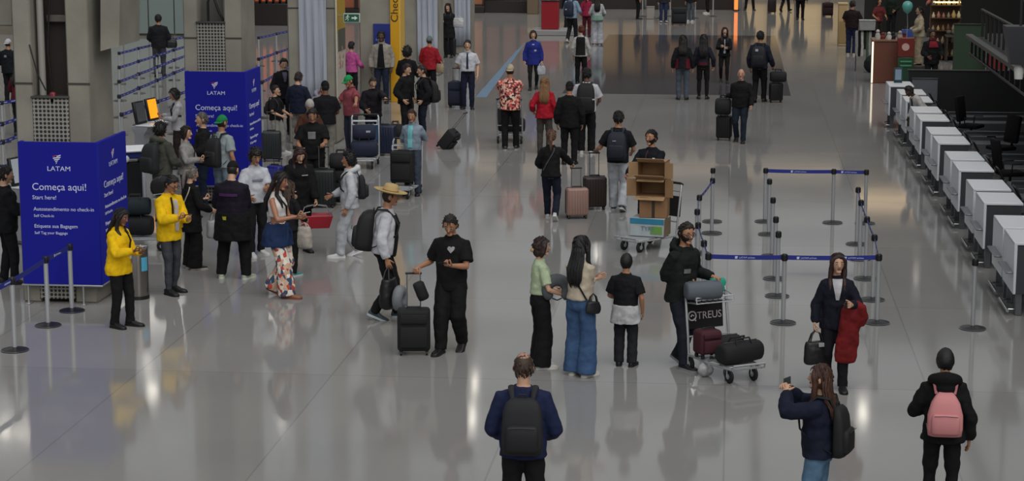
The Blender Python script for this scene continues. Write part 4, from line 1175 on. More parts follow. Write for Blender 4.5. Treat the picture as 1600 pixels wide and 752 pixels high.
    if base == 'cap':
        cc = hair[2]; back = len(hair) > 3
        q = MB(); headball(q, HT, lambda d: 1.13 if d[2] > .16 else .9, 28, 22)
        sg = 1 if back else -1
        R = []
        for t in range(9):
            a = (t / 8 - .5) * 2.2
            x = .078 * math.sin(a); y0 = sg * .098 * math.cos(a) * .98
            R.append((x, y0))
        vs = []
        for (x, y0) in R:
            ext = sg * .075 * max(.05, math.cos(math.asin(max(-1, min(1, x / .09)))))
            for (yy, zz) in ((y0 * .92, .030), (y0 + ext, .008), (y0 + ext, .002), (y0 * .92, .022)):
                vs.append([HT @ V((x * (1 if yy == y0 * .92 else .92), yy, zz))][0])
        R2 = [vs[i * 4:(i + 1) * 4] for i in range(9)]
        q.rings(R2)
        q.build('cap', mat('cloth', cc), root, sharp=50)
    if base == 'beanie':
        q = MB(); headball(q, HT, lambda d: 1.14 + .05 * max(0, d[2]) if d[2] > .05 else .9, 28, 22); q.build('beanie', mat('cloth', hair[2]), root, sharp=0)
    if base == 'hat':
        q = MB(); M = HT @ Matrix.Translation((0, .005, .045)) @ Matrix.Rotation(.06, 4, 'X')
        q.lathe([(.078, -.004), (.13, .004), (.185, .016), (.205, .026), (.205, .032), (.18, .026), (.105, .012), (.094, .03), (.088, .075), (.075, .105), (.05, .112), (.01, .105)], 36, M)
        ho = q.build('straw_hat', mat('card', hair[2]), root, sharp=0)
        MB().lathe([(.095, .014), (.0985, .016), (.097, .038), (.092, .038)], 36, M).build('hat_band', mat('cloth', '#8a6f46'), ho)
def P_extra(hair): return hair[3] if len(hair) > 3 else 0.0

# ---------------------------------------------------------------- things people carry
def backpack(P, label, c, w=.31, h=.46, d=.17, pocket=True, z=1.20, strapc=None, rnd=.05, mark=None, stripe=None, drop=0, group=None, tap=1.0):
    M = P.W @ P.T @ Matrix.Translation((0, P.tring(1.25, P.tope)[1] + .008, z - drop))
    r = thing('backpack', label, 'backpack', M=M, group=group)
    m = mat('leather', c, .75); mb = MB()
    R = []
    for t, ww, dd in ((-.5, .80, .75), (-.47, .95, .95), (-.3, 1.0, 1.0), (0, .99, .98), (.28, .93 * tap, .86), (.42, .80 * tap * tap, .68), (.49, .58 * tap * tap, .45), (.505, .4 * tap, .3)):
        ring = []
        for q in range(24):
            a = 2 * math.pi * q / 24; cx = math.copysign(abs(math.cos(a)) ** .55, math.cos(a)); cy = math.copysign(abs(math.sin(a)) ** .6, math.sin(a))
            ring.append(V((w / 2 * ww * cx, d / 2 * dd * cy + d * dd / 2, t * h)))
        R.append(ring)
    mb.rings(R); mb.build('pack_body', m, r, sharp=0)
    if pocket:
        mb = MB(); R = []
        for t, ww, dd in ((-.42, .7, .6), (-.36, .8, 1), (-.1, .8, 1), (.03, .74, .85), (.06, .6, .4)):
            R.append([V((w / 2 * ww * math.copysign(abs(math.cos(2 * math.pi * q / 20)) ** .5, math.cos(2 * math.pi * q / 20)), d * .93 + .05 * dd * math.copysign(abs(math.sin(2 * math.pi * q / 20)) ** .6, math.sin(2 * math.pi * q / 20)), t * h)) for q in range(20)])
        mb.rings(R); fp = mb.build('front_pocket', m, r, sharp=0)
        MB().tube([(-w * .33, d + .045, .03 * h), (0, d + .05, .045 * h), (w * .33, d + .045, .03 * h)], .004, 6).build('zip', mat('metal', '#3a3a3c', .4, .6), fp)
    mb = MB(); mb.tube([(-.035, .02, h * .49), (-.03, .02, h * .56), (.03, .02, h * .56), (.035, .02, h * .49)], .009, 8); mb.build('grab_handle', mat('leather', strapc or c, .75), r)
    zs = 1.425 - z + drop; dep = 2 * P.tring(1.25, P.tope)[1]
    for sg in (-1, 1):
        mb = MB(); mb.tube([(sg * .085, .01, min(zs - .03, h * .45)), (sg * .10, -.03, zs + .028 + P.tope * .7), (sg * .108, -dep * .5, zs + .035 + P.tope * .8), (sg * .115, -dep * .86, zs - .03), (sg * .122, -dep - .022, zs - .13), (sg * .135, -dep * .98 - .01, zs - .25), (sg * .165, -dep * .62, zs - .36), (sg * .155, .01, -h * .40)], [.016, .026, .027, .027, .026, .022, .012, .012], 8, flat=.45, ref=(0, 1, .6))
        mb.build('shoulder_strap', mat('leather', strapc or c, .75), r)
    if mark:
        MB().box((0.03, d + (.052 if pocket and mark[3] < .06 * h else .004), mark[3]), (mark[1], .006, mark[2]), None, .002).build('badge', mat('cloth', mark[0]), r)
    if stripe:
        MB().box((0, d * .5, stripe[1]), (w * 1.02, d * 1.02, .035), None, .015).build('reflective_stripe', mat('cloth', stripe[0]), r)
    return r

def phone(P, side, label, c='#15161a', tilt=0):
    p, d, n, tw = P.hand[side]; p, = (P.W @ (p + d * .02 + n * .004),)
    R = P.W.to_3x3().normalized()
    yv = (R @ d).normalized(); zv = (R @ n).normalized(); xv = yv.cross(zv).normalized()
    M = Matrix((xv.to_4d(), yv.to_4d(), zv.to_4d())).transposed().to_4x4() if False else Matrix.Identity(4)
    for i in range(3): M[i][0], M[i][1], M[i][2], M[i][3] = xv[i], yv[i], zv[i], p[i]
    r = thing('phone', label, 'phone', M=M)
    MB().box((0, .03, 0), (.073, .150, .009), None, .004, seg=2).build('phone_case', mat('plastic', c, .4), r)
    MB().box((0, .03, .0052), (.066, .142, .001)).build('screen', mat('glass', '#20262e', .1), r)
    return r

def suitcase(label, px, py, w=.42, d=.26, h=.62, c='#15161a', yaw=0, handle=.40, style='hard', hc='#8d9094', pos=None, group=None, z=0.0, lying=False, bandc=None, tilt=0):
    p = pos if pos is not None else G(px, py)
    r = thing('suitcase', label, 'suitcase', (p.x, p.y, z), yaw * D2R, group)
    if tilt: r.rotation_euler = Matrix.Rotation(yaw * D2R, 3, 'Z').to_euler() if False else (Matrix.Rotation(yaw * D2R, 3, 'Z') @ Matrix.Rotation(tilt * D2R, 3, 'X')).to_euler()
    m = mat('plastic', c, .42) if style == 'hard' else mat('leather', c, .8)
    mb = MB(); mb.box((0, 0, .055 + h / 2), (w, d, h), None, .045, seg=3)
    if style == 'hard':
        for k in range(-3, 4):
            mb.box((k * w / 8.2, 0, .055 + h / 2), (.018, d + .012, h * .86), None, .006)
    mb.build('shell', m, r)
    if style != 'hard':
        MB().box((0, -d / 2 - .02, .055 + h * .36), (w * .82, .05, h * .5), None, .02, seg=2).build('front_pocket', m, r)
        MB().box((0, -d / 2 - .012, .055 + h * .79), (w * .82, .035, h * .22), None, .016, seg=2).build('top_pocket', m, r)
    else:
        MB().tube([(-w / 2 - .002, 0, .1), (-w / 2 - .002, 0, h), (-w * .44, 0, h + .057), (w * .44, 0, h + .057), (w / 2 + .002, 0, h), (w / 2 + .002, 0, .1)], .008, 6).build('zip_seam', mat('plastic', bandc or '#0d0d0e', .6), r)
    for sx in (-1, 1):
        for sy in (-1, 1):
            wl = MB(); wl.lathe([(.006, -.014), (.026, -.014), (.028, 0), (.026, .014), (.006, .014)], 14, Matrix.Translation((sx * (w / 2 - .045), sy * (d / 2 - .045), .028)) @ Matrix.Rotation(math.pi / 2, 4, 'Y'))
            wl.box((sx * (w / 2 - .045), sy * (d / 2 - .045), .052), (.04, .03, .03), None, .006)
            wl.build('wheel', mat('plastic', '#1b1b1d', .5), r)
    top = h + .055
    MB().tube([(-.09, -.02, top - .005), (-.08, -.02, top + .025), (.08, -.02, top + .025), (.09, -.02, top - .005)], .010, 8).build('carry_handle', mat('plastic', '#1b1b1d', .5), r)
    if handle:
        hd = MB()
        for sx in (-1, 1): hd.tube([(sx * .085, d / 2 - .05, top - .02), (sx * .085, d / 2 - .05, top + handle)], .008, 8)
        ho = hd.build('pull_handle', mat('metal', hc, .3, .9), r)
        MB().tube([(-.105, d / 2 - .05, top + handle), (.105, d / 2 - .05, top + handle)], .014, 10, flat=1.0).build('grip', mat('plastic', '#141416', .5), ho)
    r['_top'] = top + handle; del r['_top']
    top_w = Matrix.LocRotScale(r.location, r.rotation_euler, r.scale) @ V((0, d / 2 - .05, top + handle))
    return r, top_w

def duffel(label, M, c='#15161a', L=.5, R_=.15, name='duffel_bag', cat='bag', handles=True, mark=None):
    r = thing(name, label, cat, M=M)
    mb = MB(); rings = []
    for t, k in ((-.5, .55), (-.49, .8), (-.45, .95), (-.2, 1.02), (0, 1), (.2, 1.03), (.45, .95), (.49, .8), (.5, .55)):
        rings.append([V((t * L, R_ * k * math.copysign(abs(math.cos(2 * math.pi * q / 18)) ** .8, math.cos(2 * math.pi * q / 18)), R_ + R_ * .95 * k * math.copysign(abs(math.sin(2 * math.pi * q / 18)) ** .8, math.sin(2 * math.pi * q / 18)))) for q in range(18)])
    mb.rings(rings); b = mb.build('bag_body', mat('leather', c, .8), r, sharp=0)
    MB().tube([(-L * .42, 0, R_ * 1.97), (L * .42, 0, R_ * 1.97)], .005, 6).build('zip', mat('metal', '#55565a', .4, .5), b)
    if handles:
        for sy in (-1, 1):
            MB().tube([(-L * .2, sy * R_ * .8, R_ * 1.6), (-L * .17, sy * R_ * .35, R_ * 2.3), (L * .17, sy * R_ * .35, R_ * 2.3), (L * .2, sy * R_ * .8, R_ * 1.6)], .012, 8).build('strap', mat('leather', '#1c1c1e', .8), r)
    if mark: MB().box((L * .18, -R_ * 1.0, R_ * 1.2), (.09, .012, .04), None, .003).build('badge', mat('cloth', mark), r)
    return r

def soft_bag(label, M, c, w=.3, h=.3, d=.14, name='handbag', cat='bag', handle=.16, tagc=None, mk='leather'):
    """bag hanging from its handle: origin at the top of the handle"""
    r = thing(name, label, cat, M=M); mb = MB(); R = []
    for t, kw, kd in ((0, .80, .5), (.04, .86, .75), (.35, .98, 1.0), (.7, 1.02, 1.05), (.93, .95, .9), (1, .75, .6)):
        R.append([V((w / 2 * kw * math.copysign(abs(math.cos(2 * math.pi * q / 18)) ** .7, math.cos(2 * math.pi * q / 18)), d / 2 * kd * math.sin(2 * math.pi * q / 18), -handle - t * h)) for q in range(18)])
    mb.rings(R); fuse(mb.build('bag_body', mat(mk, c), r, sharp=0), .012, 2, .02)
    for sy in (-1, 1):
        MB().tube([(-w * .28, sy * d * .2, -handle - .02), (-w * .18, sy * d * .12, -handle * .4), (0, 0, 0), (w * .18, sy * d * .12, -handle * .4), (w * .28, sy * d * .2, -handle - .02)], .010, 8).build('handle', mat(mk, c), r)
    if tagc: MB().box((.04, -d * .55, -handle - .03), (.07, .008, .05), None, .003).build('luggage_tag', mat('plastic', tagc), r)
    return r

def neck_pillow(label, M, c='#5a5c60'):
    r = thing('neck_pillow', label, 'neck pillow', M=M); mb = MB(); pts = []; rr = []
    for k in range(-10, 11):
        a = math.pi / 2 + k / 10 * 2.55
        pts.append((.125 * math.cos(a), 0, .125 * math.sin(a))); rr.append(.062 + .016 * (1 - abs(k) / 10))
    rr[0] = rr[-1] = .035
    mb.tube(pts, rr, 14); mb.build('cushion', mat('cloth', c), r, sharp=0)
    MB().tube([(-.06, .02, -.10), (0, .03, -.125), (.06, .02, -.10)], .008, 8).build('fastening_cord', mat('cloth', '#2a2b2e'), r)
    return r

def hand_M(P, side, rz=0, dz=0.0, off=(0, 0, 0)):
    p = P.W @ P.hand[side][0]
    return Matrix.Translation(V((p.x, p.y, p.z + dz)) + V(off)) @ Matrix.Rotation(rz * D2R, 4, 'Z')
# ---------------------------------------------------------------- far counters, kiosks, goods
p = G(858, 55)
pl = thing('counter_plinth', 'low white platform under the red counter', 'platform', (p.x + .35, p.y + .6, 0)); MB().box((0, 0, .10), (2.1, 1.7, .20), None, .02).build('slab', mat('paint', '#8f8f90', .4), pl)
r = thing('red_counter', 'tall red service counter on a white platform at the far end', 'counter', (p.x, p.y + .55, .20))
MB().box((0, 0, .55), (.66, .6, 1.10), None, .015).build('cabinet', mat('paint', '#8c1420', .4), r)
MB().box((0, -.01, 1.115), (.72, .66, .03), None, .006).build('counter_top', mat('paint', '#2a0a0c', .4), r)
mb = MB().box((.10, .0, 1.20), (.24, .2, .12), None, .02).build('counter_monitor', mat('plastic', '#b9a6a8', .4), r)
def low_box(name, label, cat, px, py, w, d, h, c, parts=(), mk='paint', yo=0):
    p = G(px, py); r = thing(name, label, cat, (p.x, p.y + d / 2 + yo, 0)); MB().box((0, 0, h / 2), (w, d, h), None, .02).build('body', mat(mk, c, .45), r)
    for (nm, cx, cy, cz, sx, sy, sz, cc) in parts: MB().box((cx, cy, cz), (sx, sy, sz), None, .008).build(nm, mat(mk, cc, .45), r)
    return r
low_box('waste_bin', 'white bin among the legs at the far end of the hall', 'bin', 1016, 30, .34, .34, .5, '#9a948c', [('lid', 0, 0, .52, .36, .36, .04, '#8a847c')])
low_box('bread_display', 'lit cream food display left of the red counter', 'display', 832, 22, .5, .6, 1.1, '#6a5a48', [('lit_shelf', 0, -.05, .75, .46, .56, .10, '#e8cfa0'), ('glass_top', 0, 0, 1.12, .5, .6, .03, '#30302e')])
# shop island on the right: brown counter with a lit edge, stand of scarves, red box, green stand
p = G(1362, 130)
r = thing('kiosk_counter', 'brown island counter with a glowing corner at the right', 'counter', (p.x, p.y, 0))
MB().box((.62, .5, .62), (1.20, 1.0, 1.24), None, .015).build('cabinet', mat('paint', '#6b4030', .4), r)
MB().box((.62, .5, 1.26), (1.26, 1.06, .05), None, .01).build('counter_top', mat('paint', '#7c5a48', .35), r)
MB().box((.0, -.0, .62), (.05, .05, 1.22), None, .01).build('light_strip', mat('paint', '#fff0d8', .3, 0, 1.0), r)
KC = p
random.seed(5)
SY = KC.y - .42; SX = pix_x(1415, SY, .9)
r = thing('red_display_box', 'dark red box with round pale emblem in front of the island counter', 'box', (SX, SY, .83))
MB().box((0, 0, .28), (.48, .34, .56), None, .015).build('box_shell', mat('paint', '#6e2218', .45), r)
em = MB(); em.lathe([(0, 0), (.11, 0), (.11, .012), (.085, .012), (.085, .006), (.05, .006), (.05, .012), (0, .012)], 20, Matrix.Translation((-.02, -.172, .30)) @ RX90); em.build('round_emblem', mat('plastic', '#c9a49c', .5), r)
r = thing('display_stand', 'dark green display stand below the red box', 'stand', (SX, SY, 0))
MB().box((0, 0, .415), (.44, .36, .83), None, .02).build('body', mat('paint', '#1f4630', .45), r)
for z in (.70, .58): MB().box((0, -.19, z), (.34, .03, .05), None, .01).build('ledge', mat('paint', '#4a8a62', .45), r)
# clothes stand with scarves left of the island counter
p = G(1356, 112)
r = thing('scarf_stand', 'stand of black and white scarves beside the island counter', 'clothes stand', (p.x - .1, p.y + .2, 0))
fr = MB(); fr.tube([(-.3, 0, 1.25), (.25, 0, 1.25)], .02, 8)
for sx in (-.28, .23): fr.tube([(sx, 0, 0), (sx, 0, 1.25)], .018, 8); fr.tube([(sx, -.22, .02), (sx, .22, .02)], .018, 8)
fr.build('rack_frame', mat('metal', '#6a6b6d', .4, .8), r)
for k in range(7):
    x = -.27 + k * .085; mb = MB(); ln = random.uniform(.55, .85)
    mb.tube([(x, 0, 1.27), (x, -.05, 1.22), (x + random.uniform(-.02, .02), -.07, 1.25 - ln * .6), (x, -.06, 1.25 - ln)], [.03, .045, .05, .04], 8, flat=.5)
    mb.build('scarf', mat('cloth', ['#8c8a86', '#16161a', '#b0aea8', '#20221f', '#4c5a48', '#9a9894', '#1a1a1c'][k]), r)
r = thing('storage_box', 'pale grey box on top of the scarf stand', 'box', (p.x - .05, p.y + .2, 1.29)); MB().box((0, 0, .15), (.5, .34, .30), None, .02).build('box_body', mat('card', '#8e8e8c'), r); MB().box((0, 0, .31), (.52, .36, .03), None, .01).build('lid', mat('card', '#a2a29f'), r)
r = thing('dark_sack', 'dark green sack on the floor below the scarves', 'bag', (p.x + .06, p.y - .3, 0))
mb = MB(); mb.ball((0, 0, .26), (.22, .18, .27), None, 14, 9); mb.ball((.02, 0, .5), (.07, .06, .08), None, 10, 6); fuse(mb.build('sack_body', mat('cloth', '#18231f'), r), .03, 2, .04)
# small goods on the island counter
for k, (dx, dz, c, kind) in enumerate([(.15, .30, '#b8b4ae', 'tall'), (.32, .18, '#7a3a34', 'round'), (.48, .22, '#c0bcb6', 'tall'), (.62, .2, '#2c2a2c', 'round'), (.8, .26, '#a89a8c', 'tall'), (.95, .18, '#5a2c2a', 'round')]):
    q = thing('trinket', ['white plush toy on the island counter, leftmost', 'red round trinket on the island counter', 'pale figurine in the middle of the island counter', 'black round trinket on the island counter', 'beige figurine on the right of the island counter', 'brown round trinket at the counter end'][k], 'trinket', (KC.x + dx, KC.y + .2 + .25 * (k % 2), 1.285), 0, 'goods on the island counter')
    MB().lathe([(0, 0), (.07, 0), (.085, .08), (.06, dz * .6), (.045, dz * .62), (0, dz * .66)], 14).build('trinket_body', mat('cloth', c), q)
    MB().ball((0, 0, dz * .8), (.055, .055, .06), None, 12, 8).build('trinket_head', mat('cloth', c), q)
# goods shelves lit by warm lamps, far right
p = G(1478, 96)
r = thing('goods_shelf', 'tall shop shelf of sparkling goods under warm lamps', 'shelf', (p.x, p.y + .5, 0))
MB().box((0, .2, 1.2), (1.0, .06, 2.4), None, .01).build('shelf_back', mat('paint', '#5a4028', .6), r)
for k in range(6): MB().box((0, 0, .15 + k * .42), (1.0, .4, .03), None, .006).build('shelf_board', mat('paint', '#4a3524', .6), r)
for k in range(2): MB().box((0, -.12, 2.0 + .42 * k - .06), (.9, .05, .03), None, .006).build('shelf_lamp', mat('paint', '#ffdf9c', .4, 0, 5.0), r)
random.seed(11)
for k in range(34):
    j = k // 6; x = -.42 + (k % 6) * .165; s_ = random.uniform(.05, .08)
    q = thing('shop_ornament', 'small ornament on the warm lit shop shelf', 'ornament', (p.x + x, p.y + .42, .168 + j * .42), 0, 'ornaments on the shop shelf')
    MB().lathe([(0, 0), (s_ * .8, 0), (s_, s_ * 1.2), (s_ * .5, s_ * 2.2), (s_ * .3, s_ * 3), (0, s_ * 3.2)], 10).build('ornament_body', mat('plastic', random.choice(['#c8a468', '#8a6a3c', '#d8c8a0', '#6a4a34', '#9a8a70', '#b87a6a']), .3), q)
p = G(1487, 92)
r = thing('goods_table', 'cloth covered goods table in front of the shop shelf', 'table', (p.x + .1, p.y - 1.0, 0))
MB().box((0, 0, .85), (.9, .6, .06), None, .01).build('table_top', mat('paint', '#4a4036', .6), r)
for sx in (-1, 1):
    for sy in (-1, 1): MB().box((sx * .4, sy * .25, .42), (.05, .05, .82), None, .006).build('leg', mat('paint', '#3a3028', .6), r)
mb = MB(); random.seed(2)
for k in range(14): mb.ball((random.uniform(-.38, .38), random.uniform(-.2, .2), .93 + random.uniform(0, .12)), (random.uniform(.07, .12), .08, .07), None, 9, 6)
o = mb.build('folded_goods', mat('cloth', '#5c5a4e'), r); o['kind'] = 'stuff'
q = G(1500, 118)
r = thing('green_screen', 'dark green wall panel under the gallery at the right', 'panel', (q.x + .35, q.y + .8, 0)); MB().box((0, 0, .75), (1.0, .08, 1.5), None, .01).build('board', mat('paint', '#2f4430', .6), r); MB().box((0, 0, 1.52), (1.04, .12, .05), None, .01).build('cap_rail', mat('paint', '#1a241b', .5), r)
for sx in (-1, 1): MB().box((sx * .4, .0, .03), (.08, .4, .06), None, .01).build('foot', mat('paint', '#1a1a1a', .5), r)
r = thing('red_screen', 'red panel right of the dark green one', 'panel', (q.x + 1.15, q.y + .3, 0)); MB().box((0, 0, .55), (.62, .3, 1.1), None, .02).build('board', mat('paint', '#7c1a18', .6), r); MB().box((0, 0, 1.12), (.64, .32, .04), None, .01).build('cap_rail', mat('paint', '#4a100e', .5), r)
# black screen wall behind the last conveyor, grey partition beside the attendant
q = G(1480, 150)
r = thing('screen_wall', 'long black screen behind the farthest check-in desks', 'partition', (DX + 4.0, pts[0].y + .9, 0)); MB().box((0, 0, .62), (7.0, .12, 1.24), None, .01).build('panel', mat('paint', '#151618', .5), r); MB().box((0, 0, 1.25), (7.04, .16, .03), None, .006).build('cap_rail', mat('paint', '#232427', .5), r)
r = thing('screen_wall', 'pale grey partition next to the attendant at the desks', 'partition', (DX + .85, pts[0].y + .15, 0)); MB().box((0, 0, .55), (.62, .06, 1.1), None, .01).build('panel', mat('paint', '#5d6067', .5), r); MB().box((0, 0, 1.11), (.64, .09, .03), None, .006).build('cap_rail', mat('paint', '#35373b', .5), r)
r = thing('desk_sign', 'small pale sign screen standing on the farthest desk', 'sign', (DX + .15, pts[0].y - .35, DT)); MB().box((0, 0, .20), (.22, .05, .34), None, .01).build('frame', mat('plastic', '#26424a', .4), r); MB().box((0, -.028, .20), (.15, .01, .26), None, .002).build('screen', mat('plastic', '#7f93a4', .3), r); MB().box((0, 0, .015), (.2, .14, .03), None, .006).build('foot', mat('plastic', '#26424a', .4), r)
# cream pedestal and white panel at the far right
low_box('cream_pedestal', 'cream pedestal beside the man in the maroon shirt', 'pedestal', 1316, 72, .32, .5, 1.5, '#a8926a', [('cap', 0, 0, 1.53, .36, .54, .06, '#b9a47c'), ('lower_panel', 0, -.26, .5, .26, .02, .8, '#8a744c')])
# mint balloon-like lamp above the goods
yy = SY; zz = z_at(1418, 12, yy)
r = thing('balloon', 'mint green balloon floating over the island shop', 'balloon', (pix_x(1418, yy, zz), yy, zz)); MB().lathe([(0, -.2), (.03, -.17), (.12, -.08), (.16, .04), (.13, .14), (.06, .19), (0, .2)], 20).build('balloon_skin', mat('plastic', '#5aa39a', .3), r); MB().tube([(0, 0, -.2), (.02, .02, -.5), (0, 0, -zz + 1.385)], .006, 6).build('string', mat('plastic', '#b0b0ae'), r)
yb_ = KC.y + 1.9; zb_ = z_at(1417, 46, yb_)
r = thing('blue_case', 'blue case standing behind the red box at the island shop', 'case', (pix_x(1417, yb_, 1.5), yb_, 0)); MB().rings([[V((x * k, y_ * k, z)) for x, y_ in ((-.20, -.15), (.20, -.15), (.20, .15), (-.20, .15))] for z, k in ((0, 1), (zb_ - .3, 1), (zb_, .72))]).build('case_body', mat('plastic', '#1d3f86', .4), r); MB().tube([(-.08, 0, zb_), (-.06, 0, zb_ + .07), (.06, 0, zb_ + .07), (.08, 0, zb_)], .014, 8).build('handle', BLK, r)
# ---- self check-in kiosks between the pillars
def kiosk(label, px, py, yaw, screen, glow, h=1.35):
    p = G(px, py, h); r = thing('check_in_kiosk', label, 'kiosk', (p.x, p.y, 0), yaw * D2R, 'self check-in kiosks')
    MB().box((0, .08, .02), (.5, .5, .04), None, .01).build('foot_plate', mat('metal', '#55565a', .4, .8), r)
    MB().rings([[V((sx * w, y, z)) for sx, y in ((-1, y0), (1, y0), (1, y1), (-1, y1))] for w, y0, y1, z in ((.13, .0, .22, .04), (.13, .0, .22, .75), (.20, -.12, .24, .86), (.20, -.14, .24, .93))]).build('pedestal', mat('paint', '#9a9ca2', .4), r)
    MB().box((0, -.06, .945), (.44, .40, .03), None, .01).build('desk_plate', WD2, r)
    M = Matrix.Translation((0, .12, .96)) @ Matrix.Rotation(-.18, 4, 'X')
    MB().box((0, 0, .24), (.40, .07, .48), M, .015).build('screen_housing', BLK, r)
    MB().box((0, -.037, .25), (.34, .006, .40), M).build('screen', mat('glass', screen, .15, 0, glow), r)
    return r
kiosk('self check-in kiosk with glowing orange screen between the pillars', 247, 160, 76, '#e08a1c', 1.3)
kiosk('self check-in kiosk with grey screen left of the orange one', 228, 165, 76, '#4c4e52', .15)
kiosk('self check-in kiosk behind the left banner at the frame edge', 40, 268, 70, '#9aa0a8', .3, 1.2)
p = G(208, 322)
r = thing('bag_tag_machine', 'white and blue bag tag machine right of the left banner', 'kiosk', (p.x, p.y, 0), .5)
MB().box((0, .05, .42), (.30, .40, .84), None, .02).build('body', mat('paint', '#101218', .4), r)
for sx in (-1, 1): MB().box((sx * .19, .05, .46), (.07, .44, .92), None, .02).build('white_cheek', mat('paint', '#a4a8b0', .35), r)
MB().box((0, .02, .98), (.52, .5, .14), None, .03).build('blue_head', mat('paint', '#1d2a72', .4), r)
MB().box((0, .0, 1.08), (.56, .5, .05), Matrix.Translation((0, 0, .0)) @ Matrix.Rotation(.06, 4, 'X'), .02).build('white_lid', WD2, r)
MB().ball((-.16, -.25, .92), (.07, .04, .07), None, 14, 9).build('scanner', mat('plastic', '#c0c6d2', .3), r)
# ---------------------------------------------------------------- the people and their luggage
SK1, SK2, SK3, SK4 = '#c39a80', '#a9795c', '#7a5240', '#4a3328'
BK = '#111114'
def T_(c, **k): return dict(c=c, **k)
def tee(c, **k): return dict(dict(c=c, e=.016, hem=.88, sleeve='short', n='t_shirt'), **k)
def jkt(c, **k): return dict(dict(c=c, e=.032, hem=.84, sleeve='long', n='jacket', fold=.03), **k)
def swt(c, **k): return dict(dict(c=c, e=.022, hem=.86, sleeve='long', n='sweater'), **k)
def coat(c, hem=.62, **k): return dict(dict(c=c, e=.032, hem=hem, sleeve='long', n='coat', fold=.028), **k)
def lmat(P, x, y, z, rz=0):     # a place in a person's own space -> world matrix without their scale
    w = P.W @ P.T @ V((x, y, z)); return Matrix.Translation(w) @ Matrix.Rotation(P.root.rotation_euler.z + rz * D2R, 4, 'Z')

# --- foreground
P = person('balding man in navy sweater and dark backpack seen from behind, at the bottom edge', 818, 556, h=1.80, yaw=183, skin=SK1, hair=('thin', '#3a2a20'), top=swt('#1a2140', e=.03, boxy=.9), legw='#131316', legstyle='regular', arms=((.205, -.19, .99), (.205, -.19, .99)), legs='stand', wid=1.04, vox=.009)
backpack(P, 'flat black backpack worn by the balding man at the bottom edge', '#17181c', w=.36, h=.50, d=.12, z=1.17)
P = person('brown haired woman in navy jacket raising a phone to take a photo', 1282, 574, h=1.67, yaw=-108, sex='f', skin=SK1, hair=('wavy', '#3f2418', 1.27, .01), top=jkt('#141a2c', e=.040, hem=.90, boxy=.8), legw='#54728c', legstyle='loose', arms=((.06, -.33, 1.50), (.10, -.30, 1.50)), legs='stand', hpit=-6, vox=.009)
phone(P, 'L', 'dark phone held up by the woman taking a photo')
backpack(P, 'black backpack on the woman who is taking a photo', '#121316', w=.32, h=.48, d=.13, z=1.16)
P = person('woman in black hooded puffer jacket with pink backpack, seen from behind at lower right', 1478, 547, h=1.68, yaw=178, sex='f', skin=SK2, hair=('smooth', '#121013'), top=jkt('#121214', e=.040, hem=.86, fold=.045), legw='#131316', legstyle='slim', arms=('down', (.17, -.30, 1.16)), legs='stand2', hood=('#0e0e10', 1.35), hpit=8, hs=1.04, vox=.009)
backpack(P, 'salmon pink backpack worn by the woman in a black puffer jacket', '#cc8587', tap=.86, w=.34, h=.42, d=.17, z=1.17, strapc='#b06f72')
P = person('woman in yellow jacket with long dark hair looking at her phone beside the blue banner', 184, 325, 190, 513, yaw=72, sex='f', skin=SK3, hair=('long', '#141013', 1.30, -.01), top=jkt('#e3b70e', hem=.80, fold=.024), legw='#121214', legstyle='regular', shoes=('#151517', None), arms=('phone', 'phone2'), legs='stand2', hpit=18, wid=1.12, panels=[('lanyard', '#1c1c20', 1.1, 1.44, -78, .012), ('badge', '#c9c6c0', 1.02, 1.10, -75, .03), ('pocket_flap', '#8a7014', .985, 1.005, -10, .06)])
phone(P, 'R', 'phone held by the woman in yellow')
P = person('man in yellow jacket and dark glasses reading his phone behind the steel bin', 270, 273, 268, 460, yaw=58, skin=SK2, hair=('short', '#1a1412'), top=jkt('#e6ba10', hem=.80, fold=.024), legw='#3b3d42', legstyle='slim', shoes=('#1b1b1d', None), arms=('phone', 'phone2'), legs='stand3', hpit=26, glasses=True, panels=[('lanyard', '#1c1c20', 1.15, 1.44, -108, .012), ('shirt_front', '#b9b2b4', .95, 1.40, -90, .03), ('badge', '#d0b040', .98, 1.06, -50, .03)])
phone(P, 'R', 'phone in the hand of the man in yellow')
P = person('grey haired woman in long black coat beside the man in yellow', 291, 262, 301, 422, yaw=135, sex='f', skin=SK1, hair=('pony', '#6e6862'), top=coat('#0f0f11', .66), legw='#101012', legstyle='wide', shoes=('#1c1a1a', '#b9b2a8'), arms=('bent', 'phone'), legs='stand', hpit=12, wid=1.05, panels=[('bag_strap', '#b4aa9c', 1.0, 1.44, 110, .010, .010, 'cloth', 35)])
soft_bag('white plastic bag carried by the grey haired woman in black', hand_M(P, 'R', 40), '#a9aaac', .26, .28, .16, 'carrier_bag', 'bag', .14, mk='plastic')
P = person('heavy man in black cap and dark purple shirt, jacket tied at his waist', 357, 253, 366, 437, yaw=172, skin=SK1, hair=('cap', '#1c1614', '#121214'), top=T_('#17121f', e=.026, hem=.80, sleeve='long', boxy=.95), legw='#121214', legstyle='baggy', shoes=('#a8b29c', '#c8ccc0'), arms=('phone2', 'bent'), legs='apart', wid=1.26, hpit=14, wrap=('#0e0e10', 1.02, .60, .075), panels=[('purple_print', '#4a2a5a', 1.27, 1.31, 90, .13), ('yellow_print', '#9c9a30', .92, .97, 72, .05)])
P = person('young man in white t-shirt and dark trousers standing in front of the second banner', 397, 232, h=1.74, yaw=35, skin=SK2, hair=('curly', '#1b1513'), top=tee('#b9bcc4'), legw='#17171a', shoes=('#c2c2c2', '#d8d8d8'), arms=('bent', 'phone2'), hpit=20, legs='stand3', panels=[('chest_print', '#7d8290', 1.24, 1.27, -90, .08)])
